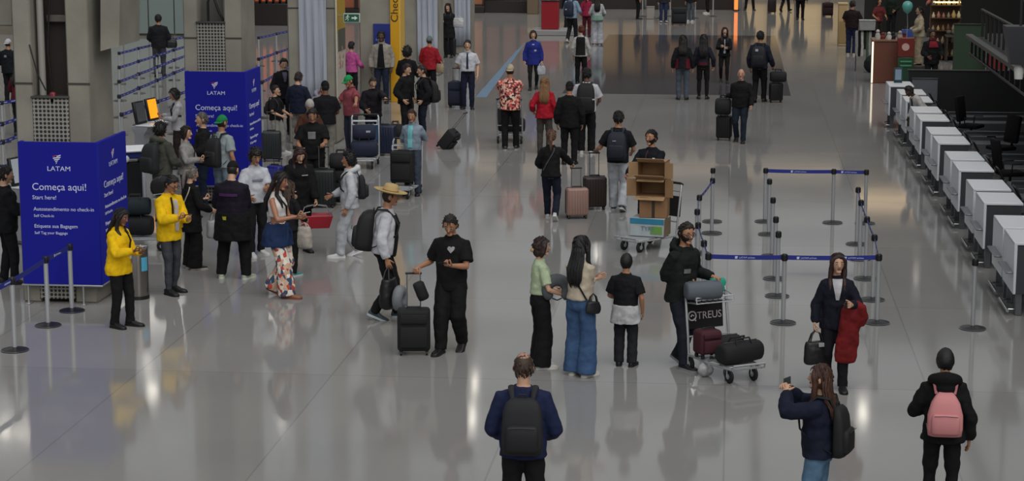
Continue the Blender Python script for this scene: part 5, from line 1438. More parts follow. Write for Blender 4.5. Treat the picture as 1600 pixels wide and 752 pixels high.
P = person('woman in white crop top and flower patterned trousers looking at her phone', 421, 267, 436, 465, yaw=78, sex='f', skin='#a47258', hair=('long', '#16100f', 1.22, .0), top=T_('#c9c6c4', e=.012, hem=1.14, sleeve='none', n='crop_top', boxy=.1), legw='#d8cabc', legtex='floral', legstyle='wide', shoes=('#8a5a44', '#7a4a34'), arms=('phone', 'phone2'), legs='stepR', hpit=16, wrap=('#1b2c4e', 1.05, .74, .09), panels=[('crossbody_strap', '#141416', 1.12, 1.43, -95, .012, .012, 'cloth', -30)])
phone(P, 'R', 'pale phone held by the woman in flower trousers', '#b8bac0')
P = person('girl with long brown hair and dark clothes behind the woman in flower trousers', 447, 284, 452, 433, yaw=158, sex='f', skin=SK1, hair=('wavy', '#3f2b20', 1.02, .0), top=swt('#15151a'), legw='#121215', shoes=('#3f8a86', '#c0c6c4'), arms=('bent', 'bent'), legs='stand', hpit=10)
soft_bag('white fluffy bag hanging from the brown haired girl', lmat(P, -.28, -.1, 1.0), '#a39c94', .26, .34, .18, 'fluffy_bag', 'bag', .06, mk='cloth')
P = person('auburn haired woman in oversized black hoodie looking down', 466, 228, h=1.74, yaw=28, sex='f', skin=SK1, hair=('long', '#33191a', 1.24), top=jkt('#0e0e11', e=.05, hem=.72, boxy=1.0, fold=.03), legw='#101013', arms=('bent', (.22, -.22, .86)), hpit=30, wid=1.12, hood=('#0d0d10',), panels=[('pale_print', '#8f938c', 1.285, 1.30, -78, .05)], legs='stand')
hb = hand_M(P, 'L', 15)
r = thing('shopping_basket', 'red plastic basket carried by the woman in the black hoodie', 'basket', M=hb)
mb = MB(); R = []
for zz, k in ((-.16, 1.0), (-.17, 1.04), (-.36, .82), (-.37, .78)): R.append([V((sx * .26 * k, sy * .17 * k, zz)) for sx, sy in ((-1, -1), (1, -1), (1, 1), (-1, 1))])
for zz, k in ((-.355, .75), (-.165, .97), (-.16, 1.0)): R.append([V((sx * .26 * k, sy * .17 * k, zz)) for sx, sy in ((-1, -1), (1, -1), (1, 1), (-1, 1))])
mb.rings(R, False); mb.build('basket_shell', mat('plastic', '#a01a2c', .4), r)
for sy in (-1, 1): MB().tube([(-.24, sy * .16, -.17), (-.18, sy * .06, -.03), (0, sy * .01, 0), (.18, sy * .06, -.03), (.24, sy * .16, -.17)], .009, 6).build('handle', mat('metal', '#9a9a9c', .4, .7), r)
r = thing('parcel', 'brown parcel lying inside the red basket', 'parcel', M=hb @ Matrix.Translation((0, 0, -.35))); MB().box((0, 0, .07), (.30, .2, .14), None, .04, seg=2).build('parcel_body', mat('card', '#6a5440'), r)
P = person('boy in pale grey hoodie and light trousers with small black backpack', 552, 237, 547, 403, yaw=-78, skin=SK2, hair=('afro', '#0e0c0c'), top=T_('#b4b6bb', e=.028, hem=.84, sleeve='long', n='hoodie', cuff='#8e9096'), legw='#a9acb2', legstyle='baggy', shoes=('#c8c8cc', '#d8d8da'), arms=('bent', 'down'), legs='stepL', hood=('#c0c2c6', 1.1), hs=.94)
backpack(P, 'small black backpack on the boy in the pale hoodie', '#121318', w=.28, h=.40, d=.13, z=1.19)
P = person('man in straw hat and white printed shirt walking with a large black backpack', 620, 292, 601, 500, yaw=98, skin=SK2, hair=('hat', '#2a201a', '#b39a68'), top=T_('#b9bac0', e=.030, hem=.90, sleeve='long', n='shirt'), legw='#131316', legstyle='regular', shoes=('#3a4a52', '#b8c0c4'), arms=('down', 'down'), legs='stepL', lean=6, hpit=2, wid=1.05, hyaw=10, panels=[('black_vest', '#121215', .88, 1.42, -90, .13), ('sleeve_print', '#1c1d28', 1.02, 1.05, -20, .03)])
backpack(P, 'large black backpack on the man in the straw hat', '#131417', w=.36, h=.52, d=.24, z=1.18)
soft_bag('black duffel bag hanging from the hand of the man in the straw hat', hand_M(P, 'R', 80, -.02), '#111114', .40, .42, .22, 'duffel_bag', 'bag', .16)
neck_pillow('grey neck pillow hanging beside the black duffel bag', hand_M(P, 'R', 80, -.46, (.17, -.1, 0)), '#77797e')
sc0, hp0 = suitcase('upright black soft suitcase pulled by the man in black', 647, 553, .42, .27, .54, '#101114', 8, .44, 'soft')
duffel('small black pouch hanging on the raised suitcase handle', Matrix.Translation(hp0 + V((.03, -.05, -.25))) @ Matrix.Rotation(.3, 4, 'Z') @ Matrix.Rotation(1.2, 4, 'Y'), '#121215', .24, .075, 'pouch', 'pouch', False)
P = person('man in black t-shirt and black trousers looking at his phone', 703, 332, 706, 551, yaw=-12, skin=SK2, hair=('short', '#15110f'), top=tee('#111114', e=.024, hem=.80, boxy=.8), legw='#121215', legstyle='baggy', shoes=('#131315', '#1c1c1e'), arms=(hp0 + V((.02, 0, .01)), 'phone'), legs='stepR', hpit=24, hyaw=8)
text_h = MB(); hc = V((.045, P.tp(-1.32, 1.33, .036).y - .004, 1.33))
hp_ = [(0, -.045), (.042, .0), (.044, .022), (.030, .036), (.012, .034), (0, .020), (-.012, .034), (-.030, .036), (-.044, .022), (-.042, 0)]
text_h.prism([P.T @ (hc + V((x, 0, z))) for x, z in hp_], (0, 0, 0), (0, .03, 0)); text_h.build('heart_print', mat('cloth', '#a9a7a8'), P.root)
phone(P, 'L', 'phone held by the man in the black t-shirt')
# --- the three standing in the middle
P = person('young woman in pale green t-shirt and wide black trousers holding a neck pillow', 837, 374, 844, 577, yaw=112, sex='f', skin=SK1, hair=('bob', '#2a1a14'), top=tee('#a7b596', hem=1.02), legw='#121215', legstyle='wide', shoes=('#c8c6c0', '#d8d6d0'), arms=('bent', 'bent'), legs='together')
MB().ball(P.HT @ V((0, .11, -.03)), (.035, .03, .03), None, 10, 6).build('hair_clip', mat('plastic', '#b09060', .4), P.root)
neck_pillow('grey neck pillow held against the hip of the woman in pale green', lmat(P, -.20, -.17, 1.10, 75), '#55585c')
P = person('woman in beige top and wide blue jeans with long black hair, seen from behind', 902, 371, 906, 589, yaw=152, sex='f', skin=SK1, hair=('long', '#121013', 1.18, .0), top=swt('#b3a795', hem=.98, e=.022), legw='#3a5478', legstyle='wide', shoes=('#c0bdb2', '#cfccc4'), arms=('cross', 'cross'), legs='stand', panels=[('bag_strap', '#17171a', 1.0, 1.44, 100, .011, .011, 'cloth', -45)])
soft_bag('small black shoulder bag at the hip of the woman in blue jeans', lmat(P, -.22, .05, 1.08, 60), '#15161a', .20, .15, .08, 'shoulder_bag', 'bag', .10)
P = person('boy in black t-shirt with a white garment tied round his waist', 976, 400, 977, 574, yaw=172, skin=SK2, hair=('smooth', '#0f0d0d'), top=tee('#15161a', hem=.86, e=.024), legw='#232428', legstyle='loose', shoes=('#121214', '#1b1b1d'), arms=('down', 'bent'), legs='stand', hs=1.14, wrap=('#b2b2b4', .99, .70, .06))
# --- trolley man
tr, TM = trolley('luggage trolley with dark advert plate pushed by the bearded man', 1111, 577, 31, '#1d1d20', adtext='TREUS')
gl, grr = TM @ V((.2, .215, 1.045)), TM @ V((-.2, .215, 1.045))
P = person('bearded man in dark jacket with glasses pushing a loaded luggage trolley', 1071, 347, 1062, 574, yaw=48, skin=SK2, hair=('side', '#1b1412'), beard='#1f1613', glasses=True, top=jkt('#171c1b', e=.03, hem=.82), legw='#1b1f29', legstyle='regular', shoes=('#1b1b1d', '#8f9094'), arms=(grr, gl), legs='stepR', lean=6, hood=('#141918',), hyaw=-14, panels=[('pale_print', '#6c706e', 1.20, 1.25, -112, .04)])
duffel('black sports duffel lying across the front of the loaded trolley', TM @ Matrix.Translation((.03, -.62, .215)) @ Matrix.Rotation(.12, 4, 'Z'), '#131316', .60, .135)
r, _ = suitcase('maroon suitcase standing on the left of the loaded trolley', 0, 0, .30, .24, .30, '#3f1420', 31, 0, 'soft', pos=TM @ V((-.19, -.22, 0)), z=.215)
duffel('black bag with pale badge wedged behind the sports duffel', TM @ Matrix.Translation((.10, -.20, .215)), '#17171a', .34, .13, 'black_bag', 'bag', False, '#b9babc')
duffel('grey rolled bag lying in the trolley basket beneath the hands', TM @ Matrix.Translation((-.12, .02, .885)) @ Matrix.Rotation(-.2, 4, 'Z'), '#5a6169', .46, .12, 'rolled_bag', 'bag', False)
q = thing('teal_cloth', 'teal cloth draped over the right end of the trolley handle', 'cloth', M=TM @ Matrix.Translation((.21, .20, 1.05)))
mb = MB(); mb.rings([[V((x + .02 * math.sin(z * 40 + x * 30), y, z)) for x, y in ((-.10, -.035), (.07, -.035), (.09, -.005), (.07, .03), (-.10, .03), (-.12, 0))] for z in (-.15, -.08, 0, .03, .05)]); fuse(mb.build('fabric', mat('cloth', '#2f9a84'), q), .012, 2, .025)
q = thing('crumpled_bag', 'crumpled white plastic bag tucked low under the loaded trolley', 'bag', M=TM @ Matrix.Translation((-.26, -.30, 0)))
mb = MB(); mb.ball((0, 0, .09), (.10, .08, .09)); mb.ball((.05, .04, .17), (.05, .05, .07)); fuse(mb.build('plastic_film', mat('plastic', '#a8a8aa'), q), .014, 1, .06)
# --- woman in suit
P = person('woman in dark blazer and white blouse carrying a red coat over her arm', 1304, 397, 1303, 608, yaw=2, sex='f', skin=SK1, hair=('long', '#2d1c16', 1.22), top=jkt('#151523', e=.03, hem=.80, n='blazer'), legw='#121218', legstyle='regular', shoes=('#121214', None), arms=((.27, -.06, .88), (.17, -.30, 1.17)), legs='stepL', hyaw=8, panels=[('blouse_front', '#b2b0b4', 1.20, 1.46, -90, .018, .062), ('blazer_button', '#0c0c12', 1.08, 1.11, -90, .010)])
phone(P, 'L', 'phone held by the woman in the dark blazer')
soft_bag('black handbag hanging from the right hand of the woman in the blazer', hand_M(P, 'R', 20), '#111114', .30, .28, .15, 'handbag', 'handbag', .14, tagc='#9a9a9c')
q = thing('red_coat', 'red coat folded over the arm of the woman in the blazer', 'coat', M=lmat(P, .19, -.18, 1.10))
mb = MB(); R = []
for z, w, d, xo in ((.04, .04, .03, 0), (.06, .10, .07, 0), (0, .13, .09, -.0), (-.2, .13, .085, -.03), (-.5, .14, .07, -.06), (-.64, .13, .05, -.07), (-.66, .10, .03, -.07)): R.append([V((xo + w * math.cos(2 * math.pi * k / 18), d * math.sin(2 * math.pi * k / 18), z)) for k in range(18)])
mb.rings(R); mb.tube([(0.02, -.02, .05), (.09, -.03, .02), (.12, 0, -.10), (.10, .02, -.20)], [.06, .07, .075, .05], 12)
fuse(mb.build('coat_cloth', mat('cloth', '#6e1a1c'), q), .013, 3, .035)

# --- middle distance
ct, CMx = trolley('luggage trolley stacked with cardboard boxes', 1032, 384, -38, '#2a2a2c', basket=False)
P = person('bearded man in dark jacket pushing a trolley of cardboard boxes', 1018, 205, h=1.74, yaw=-30, skin=SK2, hair=('short', '#14100f'), beard='#15100e', top=jkt('#11131b', e=.03, hem=.84), legw='#15161a', arms=((.22, -.40, 1.04), (.24, -.42, 1.04)), legs='stepR', wid=1.2, hs=1.16, panels=[('lanyard', '#3a2a30', 1.2, 1.45, -90, .012), ('chest_badge', '#b4b6ba', 1.31, 1.33, -55, .02)])
FW = CMx @ Matrix.Rotation(18 * D2R, 4, 'Z')
bx = carton('blue, white and green printed box at the bottom of the box stack', CMx @ Matrix.Translation((0, -.27, .22)) @ Matrix.Rotation(24 * D2R, 4, 'Z'), .58, .40, .30, '#a9b2b6', tape=False)
MB().box((0, -.203, .25), (.575, .008, .09), None, .002).build('blue_print', mat('card', '#2f7f9e'), bx); MB().box((.16, -.203, .11), (.20, .009, .13), None, .002).build('green_print', mat('card', '#6f9a4a'), bx)
MB().box((.292, 0, .15), (.006, .39, .29), None, .002).build('side_print', mat('card', '#7d6a54'), bx)
text_mesh('TYRE', .10, Matrix.Translation((-.10, -.209, .10)) @ RX90, mat('card', '#5f7f92'), bx)
carton('sealed brown box in the middle of the box stack', CMx @ Matrix.Translation((.03, -.20, .525)) @ Matrix.Rotation(34 * D2R, 4, 'Z'), .46, .40, .34, '#8a6848')
carton('brown box with open dark mouth, second from the top', CMx @ Matrix.Translation((.0, -.20, .87)) @ Matrix.Rotation(26 * D2R, 4, 'Z'), .50, .38, .30, '#92704e', void=True)
carton('open brown box on top of the box stack', CMx @ Matrix.Translation((.0, -.20, 1.175)) @ Matrix.Rotation(28 * D2R, 4, 'Z'), .46, .36, .27, '#a07f5c', void=True)
s1, h1_ = suitcase('dark brown hard suitcase pulled by the man with the navy backpack', 929, 327, .42, .27, .56, '#2c1f1c', 12, .42)
P = person('young man in black t-shirt and pale trousers walking away with a navy backpack', 970, 174, 965, 332, yaw=176, skin=SK2, hair=('short', '#131010'), top=tee('#131418', e=.02), legw='#a9adb3', legstyle='loose', shoes=('#26282c', '#b4b6ba'), arms=('bent', h1_ + V((0, .05, .0))), legs='stepL')
backpack(P, 'navy backpack on the man in pale trousers', '#1a1d2c', w=.34, h=.48, d=.18, z=1.19, mark=('#8a8c98', .06, .02, .1))
s2, h2_ = suitcase('dusty pink hard suitcase behind the woman in black', 901, 341, .40, .26, .50, '#94766c', 14, .34)
P = person('woman all in black with brown ponytail and white shoes walking away', 859, 202, 861, 346, yaw=181, sex='f', skin=SK1, hair=('pony', '#5a4030'), top=jkt('#131316', e=.028, hem=.88), legw='#151a2a', legstyle='regular', shoes=('#b9b9ba', '#cfcfd0'), arms=(h2_ + V((-.04, .1, .02)), 'bent'), legs='walkL', panels=[('bag_strap', '#4a4c50', 1.0, 1.44, 80, .010, .010, 'cloth', 40)])
P = person('woman with long blonde hair in a red jacket, walking away', 851, 123, h=1.66, yaw=180, sex='f', skin=SK1, hair=('wavy', '#7e5c3c', 1.20, .0), top=jkt('#9e1527', e=.038, hem=.84, fold=.05, boxy=.9), legw='#4a4440', arms=('down', (.27, -.08, .98)), legs='stand')
P = person('man in black suit and dark cap between the red jacket and the white t-shirt', 890, 129, h=1.75, yaw=180, skin=SK2, hair=('cap', '#17130f', '#141418'), top=jkt('#101013', e=.03, hem=.80), legw='#121216', arms=('down', 'down'), legs='stand', wid=1.05)
P = person('man in white t-shirt with a big black backpack walking away', 912, 108, 916, 242, yaw=180, skin=SK3, hair=('short', '#0f0d0c'), top=tee('#b4b5ba', e=.03, boxy=.9), legw='#121215', legstyle='loose', shoes=('#c0c0c0', '#d0d0d0'), arms=('bent', 'strap'), legs='stand')
backpack(P, 'big black backpack with pale stripe on the man in white', '#101114', w=.38, h=.60, d=.22, z=1.18, stripe=('#a8a8a8', -.02))
t2, M2 = trolley('luggage trolley pushed away by the man in the flowered shirt', 797, 224, 180, '#25262a', basket=True)
P = person('man in red flowered shirt and cream cap pushing a luggage trolley away', 801, 102, 797, 236, yaw=180, skin=SK2, hair=('cap', '#241a14', '#a89c86', 'b'), top=tee('#c06058', e=.03, hem=.84, boxy=.9), toptex='floral', legw='#131316', shoes=('#2a2a2c', '#a0a0a0'), arms=(M2 @ V((-.2, .215, 1.045)), M2 @ V((.2, .215, 1.045))), legs='stand3', wid=1.08)
duffel('black sports bag on the trolley of the man in the flowered shirt', M2 @ Matrix.Translation((0, -.35, .215)), '#141518', .62, .17)
P = person('woman in royal blue tunic and black leggings walking toward the camera', 832, 48, 833, 142, yaw=6, sex='f', skin=SK1, hair=('bob', '#33231b'), top=coat('#202a78', .76, n='tunic', fold=.02), legw='#141417', legstyle='slim', shoes=('#1a1416', None), arms=('down', 'down'), legs='stepR', panels=[('badge', '#b9bcc8', 1.17, 1.22, -70, .03), ('necklace', '#b9b9c0', 1.36, 1.38, -90, .03)])
soft_bag('white paper bag in the hand of the woman in the blue tunic', hand_M(P, 'L', 20, .03), '#a9abb2', .26, .26, .08, 'paper_bag', 'bag', .08, mk='card')
P = person('person with auburn bun and black waistcoat over white sleeves, walking away', 908, 41, h=1.72, yaw=178, sex='f', skin=SK1, hair=('bun', '#5c3020'), top=swt('#a9a8a6', e=.024), legw='#121214', arms=('down', 'down'), legs='stand', panels=[('black_waistcoat', '#151515', .90, 1.44, 90, .15, .13)])
P = person('woman in pale grey clothes with a sage sweater tied at her waist', 934, -8, 933, 72, yaw=182, sex='f', skin=SK1, hair=('long', '#17130f', 1.18), top=swt('#a4a7ab'), legw='#9ea1a8', legstyle='wide', shoes=('#a4a4a8', '#b4b4b4'), arms=('bent', 'bent'), legs='stand', wrap=('#6f8a80', 1.05, .86, .05))
P = person('person in light blue shirt with navy backpack beside the red counter', 897, -14, 893, 69, yaw=160, skin=SK1, hair=('short', '#1b1512'), top=swt('#7e92a6', e=.026), legw='#1b1d22', shoes=('#a09a94', '#b4b4b4'), arms=('bent', 'bent'), legs='stepR')
backpack(P, 'navy backpack on the person in the light blue shirt', '#161d34', w=.34, h=.5, d=.2, z=1.17, mark=('#a8b0c0', .06, .04, .0))
P = person('person in crimson top behind the woman with the sage sweater', 917, -10, h=1.66, yaw=175, sex='f', skin=SK1, hair=('pony', '#20130f'), top=swt('#86203a'), legw='#4a1524', arms=('bent', 'down'), legs='stand')
P = person('dark clothed person standing at the red counter', 884, -23, h=1.74, yaw=100, skin=SK2, hair=('short', '#14100f'), top=jkt('#17171a'), legw='#17171a', arms=('bent', 'bent'))
s3, h3 = suitcase('upright black suitcase of the bald man, a bag resting on it', 1131, 219, .36, .25, .52, '#111215', -4, .42)
P = person('bald man in black shirt and dark jeans walking with a black suitcase', 1157, 108, 1156, 224, yaw=-6, skin='#b98a72', hair=None, top=swt('#121214', e=.024, boxy=.9), legw='#1c2430', shoes=('#151517', None), arms=(h3 + V((.02, 0, 0)), 'swingf'), legs='stepL', wid=1.12)
duffel('black bag resting on top of the suitcase of the bald man', Matrix.Translation(V(s3.location) + V((-.03, -.14, .60))) @ Matrix.Rotation(-.1, 4, 'Z'), '#121316', .36, .20, 'shoulder_bag', 'bag')
P = person('person in black and red jacket and grey jeans, left of the walking pair', 1067, 56, 1066, 158, yaw=181, sex='f', skin=SK1, hair=('long', '#15110f', 1.25, .02), top=jkt('#15161c', e=.036, hem=.86, boxy=.9), legw='#4c5460', shoes=('#1a1a1c', None), arms=('down', 'down'), legs='stand', panels=[('red_side', '#561420', .88, 1.14, 145, .10), ('red_side', '#561420', .88, 1.14, 35, .06)], wid=1.05)
P = person('woman with long dark hair and red sleeved jacket, right of the walking pair', 1098, 55, 1098, 157, yaw=179, sex='f', skin=SK1, hair=('long', '#131010', 1.15, .02), top=jkt('#1b1c26', e=.030, hem=.92), legw='#131316', legstyle='slim', shoes=('#151517', None), arms=(( .28, -.04, .90), 'down'), legs='stand', panels=[('red_hem', '#4c1620', .95, 1.03, 90, .10)])
P = person('woman in black jacket with white lanyard walking toward the camera', 1131, 43, 1131, 131, yaw=3, sex='f', skin=SK1, hair=('long', '#1a1210', 1.25), top=jkt('#131317', e=.026, hem=.86), legw='#131316', legstyle='slim', shoes=('#1b1b1d', None), arms=('phone', 'phone2'), legs='stepL', panels=[('lanyard', '#a9aab0', 1.02, 1.40, -90, .012), ('badge', '#b9bac0', .96, 1.04, -90, .03)])
s4, h4 = suitcase('small black suitcase with a bag strapped on, pulled by the walking man', 1212, 160, .36, .24, .48, '#121316', 10, .36)
P = person('man in navy jacket with black backpack walking away beyond the bald man', 1187, 49, 1186, 162, yaw=170, skin=SK2, hair=('short', '#14100f'), top=jkt('#181e2c', e=.028, hem=.86), legw='#131316', shoes=('#161618', None), arms=(h4 + V((-.05, 0, 0)), 'down'), legs='stepR')
backpack(P, 'black backpack with white mark on the man in navy', '#13151c', w=.36, h=.50, d=.18, z=1.17, mark=('#a9adb6', .07, .06, .16))
duffel('black bag lying on the small suitcase of the walking man', Matrix.Translation(V(s4.location) + V((.05, -.10, .56))) @ Matrix.Rotation(.1, 4, 'Z'), '#121316', .44, .15, 'travel_bag', 'bag')
# --- far row, cut by the top edge
def far(label, fx, fy, yaw, leg, topc, shoe=('#151517', None), legs='stand', sex='m', **k):
    p = G(fx, fy); h = k.pop('h', 1.72)
    hx, hy = proj(p + V((0, 0, h)))
    return person(label, hx, hy, fx, fy, h=h, yaw=yaw, sex=sex, skin=SK2, hair=(('long', '#17110f', 1.25) if sex == 'f' else ('short', '#17110f')), top=jkt(topc), legw=leg, shoes=shoe, legs=legs, vox=.016, **k)
far('far person in black beside the white bin, only legs in view', 996, 32, 100, '#131315', '#1b1b1f')
far('far person in blue jeans beside the wide black suitcase', 1036, 37, 20, '#26304a', '#2a2a30', shoe=('#9a9a9a', None))
far('far person in grey trousers on the right of the wide black suitcase', 1080, 36, -30, '#4c545c', '#1b1c22', shoe=('#b4b0aa', '#c0bcb4'))
far('far person in white shoes before the dark cafe', 1106, 23, -80, '#16140f', '#2a1c18', shoe=('#c0bab4', '#c8c4bc'), sex='f')
far('far person in black standing with legs apart by the orange column', 1171, 18, 5, '#121214', '#141416', legs='apart')
far('far person in black striding at the top edge', 1226, 20, 150, '#131315', '#16161a', legs='walkR', sex='f')
far('far person in dark coat carrying bags at the top edge', 1250, 33, 175, '#121216', '#121218', wid=1.15)
suitcase('wide black suitcase among the far people at the top edge', 1061, 39, .62, .34, .66, '#13161c', 5, 0, 'soft')
suitcase('dark suitcase standing alone at the top edge, right of the orange column', 1206, 21, .36, .26, .60, '#231b1b', 5, .3)
suitcase('dark red suitcase at the top edge near the cream pedestal', 1293, 26, .46, .3, .56, '#301519', 5, .3, 'soft')
# --- right side
P = person('man in maroon t-shirt and blue jeans standing at the island shop', 1329, 2, 1330, 88, yaw=165, skin=SK2, hair=('short', '#17120f'), top=tee('#1f1215', e=.03, boxy=.9), legw='#1c2540', legstyle='loose', shoes=('#b0aca8', '#b8b4b0'), arms=('bent', 'bent'), legs='stand', wid=1.1)
P = person('shop keeper in dark green behind the brown island counter', 1394, -14, h=1.74, yaw=-20, skin=SK2, hair=('short', '#17120f'), top=jkt('#15201a'), legw='#17171a', arms=('bent', 'bent'))
P = person('shopper in red vest behind the goods on the island counter', 1374, -2, h=1.66, yaw=20, sex='f', skin=SK2, hair=('bob', '#17120f'), top=tee('#5c2226'), legw='#24201f', arms=('bent', 'bent'))
P = person('person in black with red collar standing beyond the check-in desks', 1457, 48, h=1.72, yaw=15, skin=SK3, hair=('short', '#12100f'), top=jkt('#101113', e=.036, hem=.78), legw='#15161a', arms=('bent', 'bent'), panels=[('red_bib', '#7a1c28', 1.28, 1.46, -90, .14, .09)], collar=('#7a1c28', .03), wid=1.1)
P = person('check-in attendant in white shirt bending over the farthest desks', 1446, 124, h=1.60, yaw=-62, sex='f', skin=SK4, hair=('short', '#0f0d0d'), top=swt('#a9a6a4', e=.02), legw='#1a2440', arms=((.16, -.34, 1.05), (.16, -.34, 1.05)), lean=38, legs='stand', panels=[('dark_tie', '#1a1a22', 1.2, 1.45, -90, .02)])
def mannequin(label, px, py, h, c1, c2, hc, z0=.30, yaw=-80):
    g = G(px, py)
    hx, hy = proj(V((g.x, g.y, z0 + h)))
    q = person(label, hx, hy, h=h, yaw=yaw, sex='f', skin='#a48a70', hair=('pony', hc), top=coat(c1, .86, n='blouse'), legw=c2, legstyle='wide', shoes=('#8a7a66', None), arms=('bent', 'bent'), vox=.014, name='mannequin', cat='mannequin', z0=z0)
    b_ = MB().lathe([(0, 0), (.30, 0), (.30, .27), (.28, .295), (0, .295)], 24, Matrix.Diagonal((1 / q.s, 1 / q.s, 1 / q.s, 1)) @ Matrix.Translation((0, 0, -z0))).build('plinth', mat('paint', '#3a3430', .6), q.root)
mannequin('mannequin in cream outfit facing left on a low plinth', 1434, 116, 1.78, '#a0937c', '#948770', '#1d1510')
mannequin('mannequin in coral outfit in front of the warm lit goods', 1460, 58, 1.70, '#a8605a', '#a06a66', '#8a4a2a', yaw=-40)
# --- left side, between and behind the pillars
P = person('man in dark jacket among the queue posts at the back left', 242, 23, 250, 122, yaw=190, skin=SK2, hair=('short', '#100e0e'), top=jkt('#15161b', e=.036, hem=.86), legw='#3f4046', arms=('bent', 'bent'), legs='stepR', wid=1.08)
soft_bag('black bag beside the man among the queue posts', lmat(P, -.34, -.05, 1.16), '#121318', .36, .28, .16, 'shoulder_bag', 'bag', .08)
P = person('person in white striped top using the glowing orange kiosk', 276, 139, h=1.68, yaw=-72, sex='f', skin=SK2, hair=('bob', '#131012'), top=swt('#a3a2a6', e=.024), legw='#2a2220', arms=('phone', 'phone2'), legs='stand', hpit=16, panels=[('dark_strap', '#202026', 1.1, 1.45, -60, .02), ('dark_strap', '#202026', 1.1, 1.45, -120, .02), ('dark_band', '#2c2c32', 1.16, 1.2, 0, .1)])
P = person('man in grey hooded jacket with dark backpack behind the yellow jacketed man', 250, 194, h=1.74, yaw=150, skin=SK2, hair=('curly', '#141110'), top=jkt('#45453f', e=.036, hem=.86), legw='#39424e', arms=('bent', 'bent'), legs='stand', hood=('#4a4a44', 1.2), wid=1.1)
backpack(P, 'dark grey backpack on the man in the grey hooded jacket', '#1b2022', w=.36, h=.52, d=.2, z=1.17)
P = person('woman in pale grey sweater with dark strap looking right at a phone', 290, 199, h=1.64, yaw=78, sex='f', skin=SK1, hair=('bob', '#231814'), top=swt('#8e8c8a'), legw='#20222a', arms=('phone', 'phone2'), legs='stand', panels=[('dark_strap', '#18181c', 1.1, 1.45, -50, .02)])
phone(P, 'R', 'phone of the woman in the pale grey sweater')
P = person('grey haired man in black jacket in front of the second banner', 316, 178, h=1.75, yaw=-68, skin=SK1, hair=('short', '#5a5550'), top=jkt('#141416', e=.034), legw='#1d2636', arms=('bent', 'bent'), legs='stand')
P = person('man in green cap and white and green football shirt, black backpack on', 346, 182, h=1.82, yaw=152, skin=SK2, hair=('cap', '#1a1512', '#1f7a46', 'b'), top=tee('#8d979a', e=.022), legw='#6a7886', legstyle='loose', arms=('down', 'bent'), legs='stand', panels=[('green_hem', '#1e5a3e', .95, 1.12, 60, .16), ('shirt_letters', '#2f6a4c', 1.34, 1.37, 70, .07), ('shirt_number', '#2f6a4c', 1.22, 1.30, 70, .05)])
backpack(P, 'black backpack slung over the football shirt', '#15161a', w=.30, h=.50, d=.18, z=1.15)
P = person('tall man in dark suit jacket at the back of the queue', 443, 92, h=1.80, yaw=22, skin=SK1, hair=('side', '#1a1310'), top=jkt('#15151c', n='suit_jacket'), legw='#15151c', arms=('bent', 'down'), hpit=14, panels=[('shirt_front', '#5a5a70', 1.24, 1.46, -90, .02, .05)])
P = person('person in navy jacket and pale trousers with back to the camera', 465, 114, h=1.72, yaw=165, skin=SK1, hair=('short', '#2c211a'), top=jkt('#161b2e', e=.034), legw='#8f8c86', arms=('bent', 'bent'), legs='stand', hpit=14)
P = person('person in lilac grey hoodie leaning forward by the draped pillar', 489, 126, h=1.62, yaw=60, skin=SK2, hair=('beanie', '#2a2222', '#8f8ca0'), top=jkt('#7f7d8c', e=.04), legw='#2a2a30', arms=('push', 'push'), lean=28, hood=('#7f7d8c', 1.2))
P = person('man in dark cap and black clothes beside the draped pillar', 508, 128, h=1.78, yaw=205, skin=SK3, hair=('cap', '#12100f', '#131316'), top=tee('#131318', e=.026), legw='#7a776f', arms=('bent', 'bent'), legs='stand', wid=1.1)
P = person('child in black t-shirt and pale grey trousers beside the second banner', 430, 134, h=1.50, yaw=75, skin=SK1, hair=('side', '#1b1310'), top=tee('#121216', e=.024), legw='#86847f', legstyle='baggy', shoes=('#c0c0c0', '#d0d0d0'), arms=('bent', 'bent'), hs=1.08, legs='stepL')
backpack(P, 'small black backpack on the child in black', '#111216', w=.24, h=.36, d=.13, z=1.2)
s5, h5 = suitcase('black hard suitcase held by the man in the printed black t-shirt', 506, 324, .44, .28, .66, '#14191b', 6, .40)
P = person('man in printed black t-shirt leaning on his tall black suitcase', 488, 168, h=1.80, yaw=12, skin=SK2, hair=('short', '#14100f'), top=tee('#101013', e=.026, hem=.82, boxy=.9), legw='#121215', legstyle='baggy', arms=('bent', h5), hpit=26, wid=1.12, legs='stand', panels=[('grey_print', '#77787a', 1.20, 1.33, -95, .06)])
P = person('person in brown jacket with pale headscarf behind the man in the printed t-shirt', 483, 155, h=1.70, yaw=20, sex='f', skin=SK1, hair=('beanie', '#3a2a20', '#a8a49e'), top=jkt('#4a2c20'), legw='#1b1b1d', arms=('bent', 'bent'), hpit=22)
s6, h6 = suitcase('second black suitcase, right of the tall one', 533, 320, .40, .28, .60, '#101114', -8, .0, 'soft')
duffel('dark bag piled on the second black suitcase', Matrix.Translation(V(s6.location) + V((0, 0, .66))) @ Matrix.Rotation(.1, 4, 'Z'), '#15161a', .40, .16, 'travel_bag', 'bag')
suitcase('tall royal blue suitcase beside the second banner', 432, 312, .30, .24, .60, '#23297c', -20, .12)
suitcase('dark grey suitcase behind the child in black', 425, 252, .40, .26, .60, '#22282a', 10, .4)
t3, M3 = trolley('luggage trolley with blue advert plate loaded with navy bags', 571, 257, 8, '#27507e', basket=True)
P = person('man in green cap and dusty red polo shirt reaching to the pillar', 548, 118, h=1.76, yaw=-48, skin=SK2, hair=('cap', '#1a1512', '#1d8a4e'), top=tee('#86434c', e=.024, boxy=.8), legw='#2a3040', arms=((.20, -.38, 1.12), M3 @ V((-.2, .215, 1.045))), hpit=16, legs='stand', wid=1.1, collar=('#7a3c44', .02))
